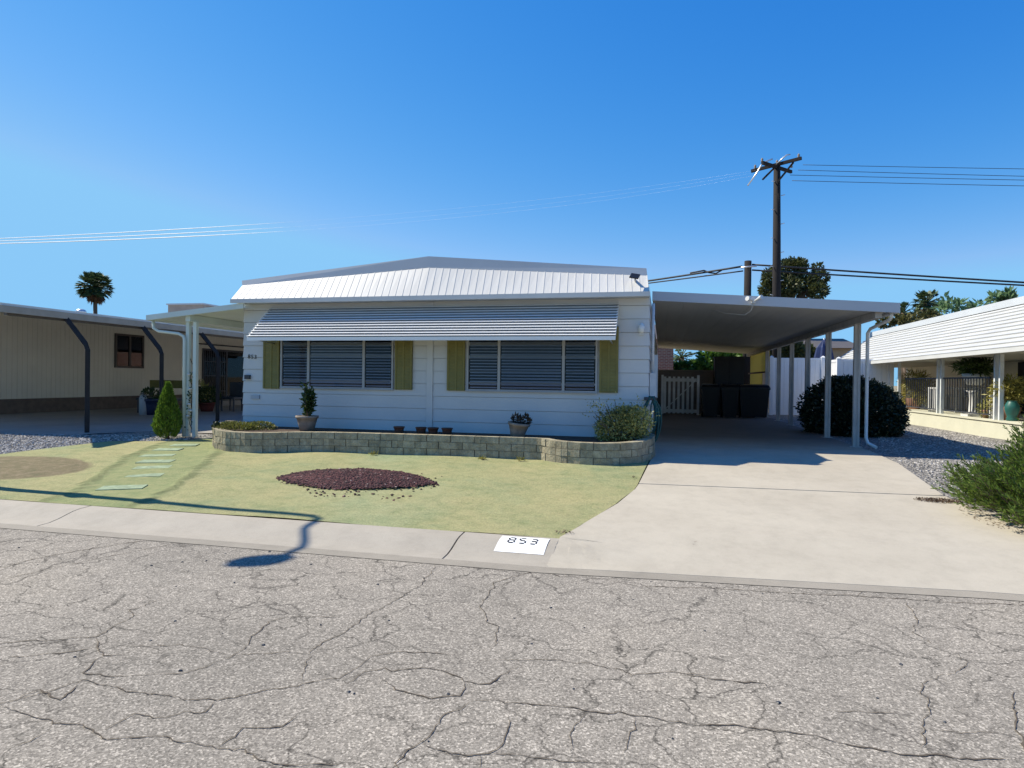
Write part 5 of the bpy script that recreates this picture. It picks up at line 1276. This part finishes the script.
# ------------------------------------------------------------------ STREET LAMP (off the left edge, its shadow crosses the lawn)
K = .93; KY = .06
def fromshadow(x, y, zsh, z): return Vector((x-K*(z-zsh), y+KY*(z-zsh), z))
LT = fromshadow(-3.59, 6.169, .1, 6.0)
la = thing('street_lamp', (LT.x, LT.y, .09), 'tall street lamp at the kerb beyond the left edge whose shadow crosses the lawn', 'street lamp')
b = MB(); b.tube([(LT.x, LT.y, 0.05), (LT.x, LT.y, 3), LT], [.075, .062, .05], 12); b.build('pole', 'steel', la)
b = MB()
for z_ in (2.45, 3.6): b.lathe((LT.x, LT.y, z_), [(.06, -.16), (.10, -.08), (.115, 0), (.10, .08), (.06, .16)], 12)
b.build('band', 'steel', la)
arm = [LT+Vector((-.02, 0, -.05)), fromshadow(-3.50, 6.12, .1, 6.06), fromshadow(-3.414, 5.78, 0, 6.15), fromshadow(-3.256, 5.389, 0, 6.26), fromshadow(-3.288, 5.1, 0, 6.2)]
b = MB(); b.tube(arm, [.05, .04, .036, .036, .036], 8); b.build('arm', 'steel', la)
hd = [fromshadow(-3.20, 5.13, 0, 6.22), fromshadow(-3.29, 5.03, 0, 6.19), fromshadow(-3.40, 4.9, 0, 6.14), fromshadow(-3.50, 4.78, 0, 6.08), fromshadow(-3.56, 4.69, 0, 6.05)]
b = MB(); b.tube(hd, [.05, .13, .16, .12, .02], 12); b.build('lamp_head', 'steel', la)

# ------------------------------------------------------------------ LIGHT
S_ = Vector((-K, KY, 1)).normalized()
el = math.asin(S_.z); az = math.atan2(S_.x, S_.y)
sun = bpy.data.lights.new('sun', 'SUN'); sun.energy = 5.0; sun.angle = rad(.53); sun.color = (1, .92, .76)
so = bpy.data.objects.new('sun', sun); col.objects.link(so); so.rotation_euler = (-S_).to_track_quat('-Z', 'Y').to_euler()
wd = bpy.data.worlds.new('World'); sc.world = wd; wd.use_nodes = True
nt = wd.node_tree; bg = nt.nodes['Background']
sky = N(nt, 'ShaderNodeTexSky', sky_type='NISHITA', sun_disc=False); sky.sun_elevation = el; sky.sun_rotation = az
sky.air_density = 1.0; sky.dust_density = .05; sky.ozone_density = 3.0; sky.altitude = 400
sp3 = N(nt, 'ShaderNodeSeparateColor'); nt.links.new(sky.outputs[0], sp3.inputs[0]); cb3 = N(nt, 'ShaderNodeCombineColor')
EXPO = .5; SKYS = .10
# deep saturated dry-air blue: per-channel response of the clear sky
for i_, (top_, ref_, ex_, cap_) in enumerate(((.235, .28, 2.4, .26), (.57, .51, 1.05, .585), (.93, .72, .46, .94))):
    d_ = N(nt, 'ShaderNodeMath', operation='MULTIPLY'); d_.inputs[1].default_value = .12/ref_; nt.links.new(sp3.outputs[i_], d_.inputs[0])
    p_ = N(nt, 'ShaderNodeMath', operation='POWER'); p_.inputs[1].default_value = ex_; nt.links.new(d_.outputs[0], p_.inputs[0])
    q_ = N(nt, 'ShaderNodeMath', operation='MULTIPLY'); q_.inputs[1].default_value = top_/SKYS/2**EXPO; nt.links.new(p_.outputs[0], q_.inputs[0])
    m_ = N(nt, 'ShaderNodeMath', operation='MINIMUM'); m_.inputs[1].default_value = cap_/SKYS/2**EXPO; nt.links.new(q_.outputs[0], m_.inputs[0])
    nt.links.new(m_.outputs[0], cb3.inputs[i_])
nt.links.new(cb3.outputs[0], bg.inputs[0]); bg.inputs[1].default_value = SKYS
vs_ = sc.view_settings; vs_.view_transform = 'Standard'; vs_.look = 'None'; vs_.gamma = 1; vs_.use_curve_mapping = False; vs_.exposure = EXPO
sc.render.resolution_x = 1024; sc.render.resolution_y = 768
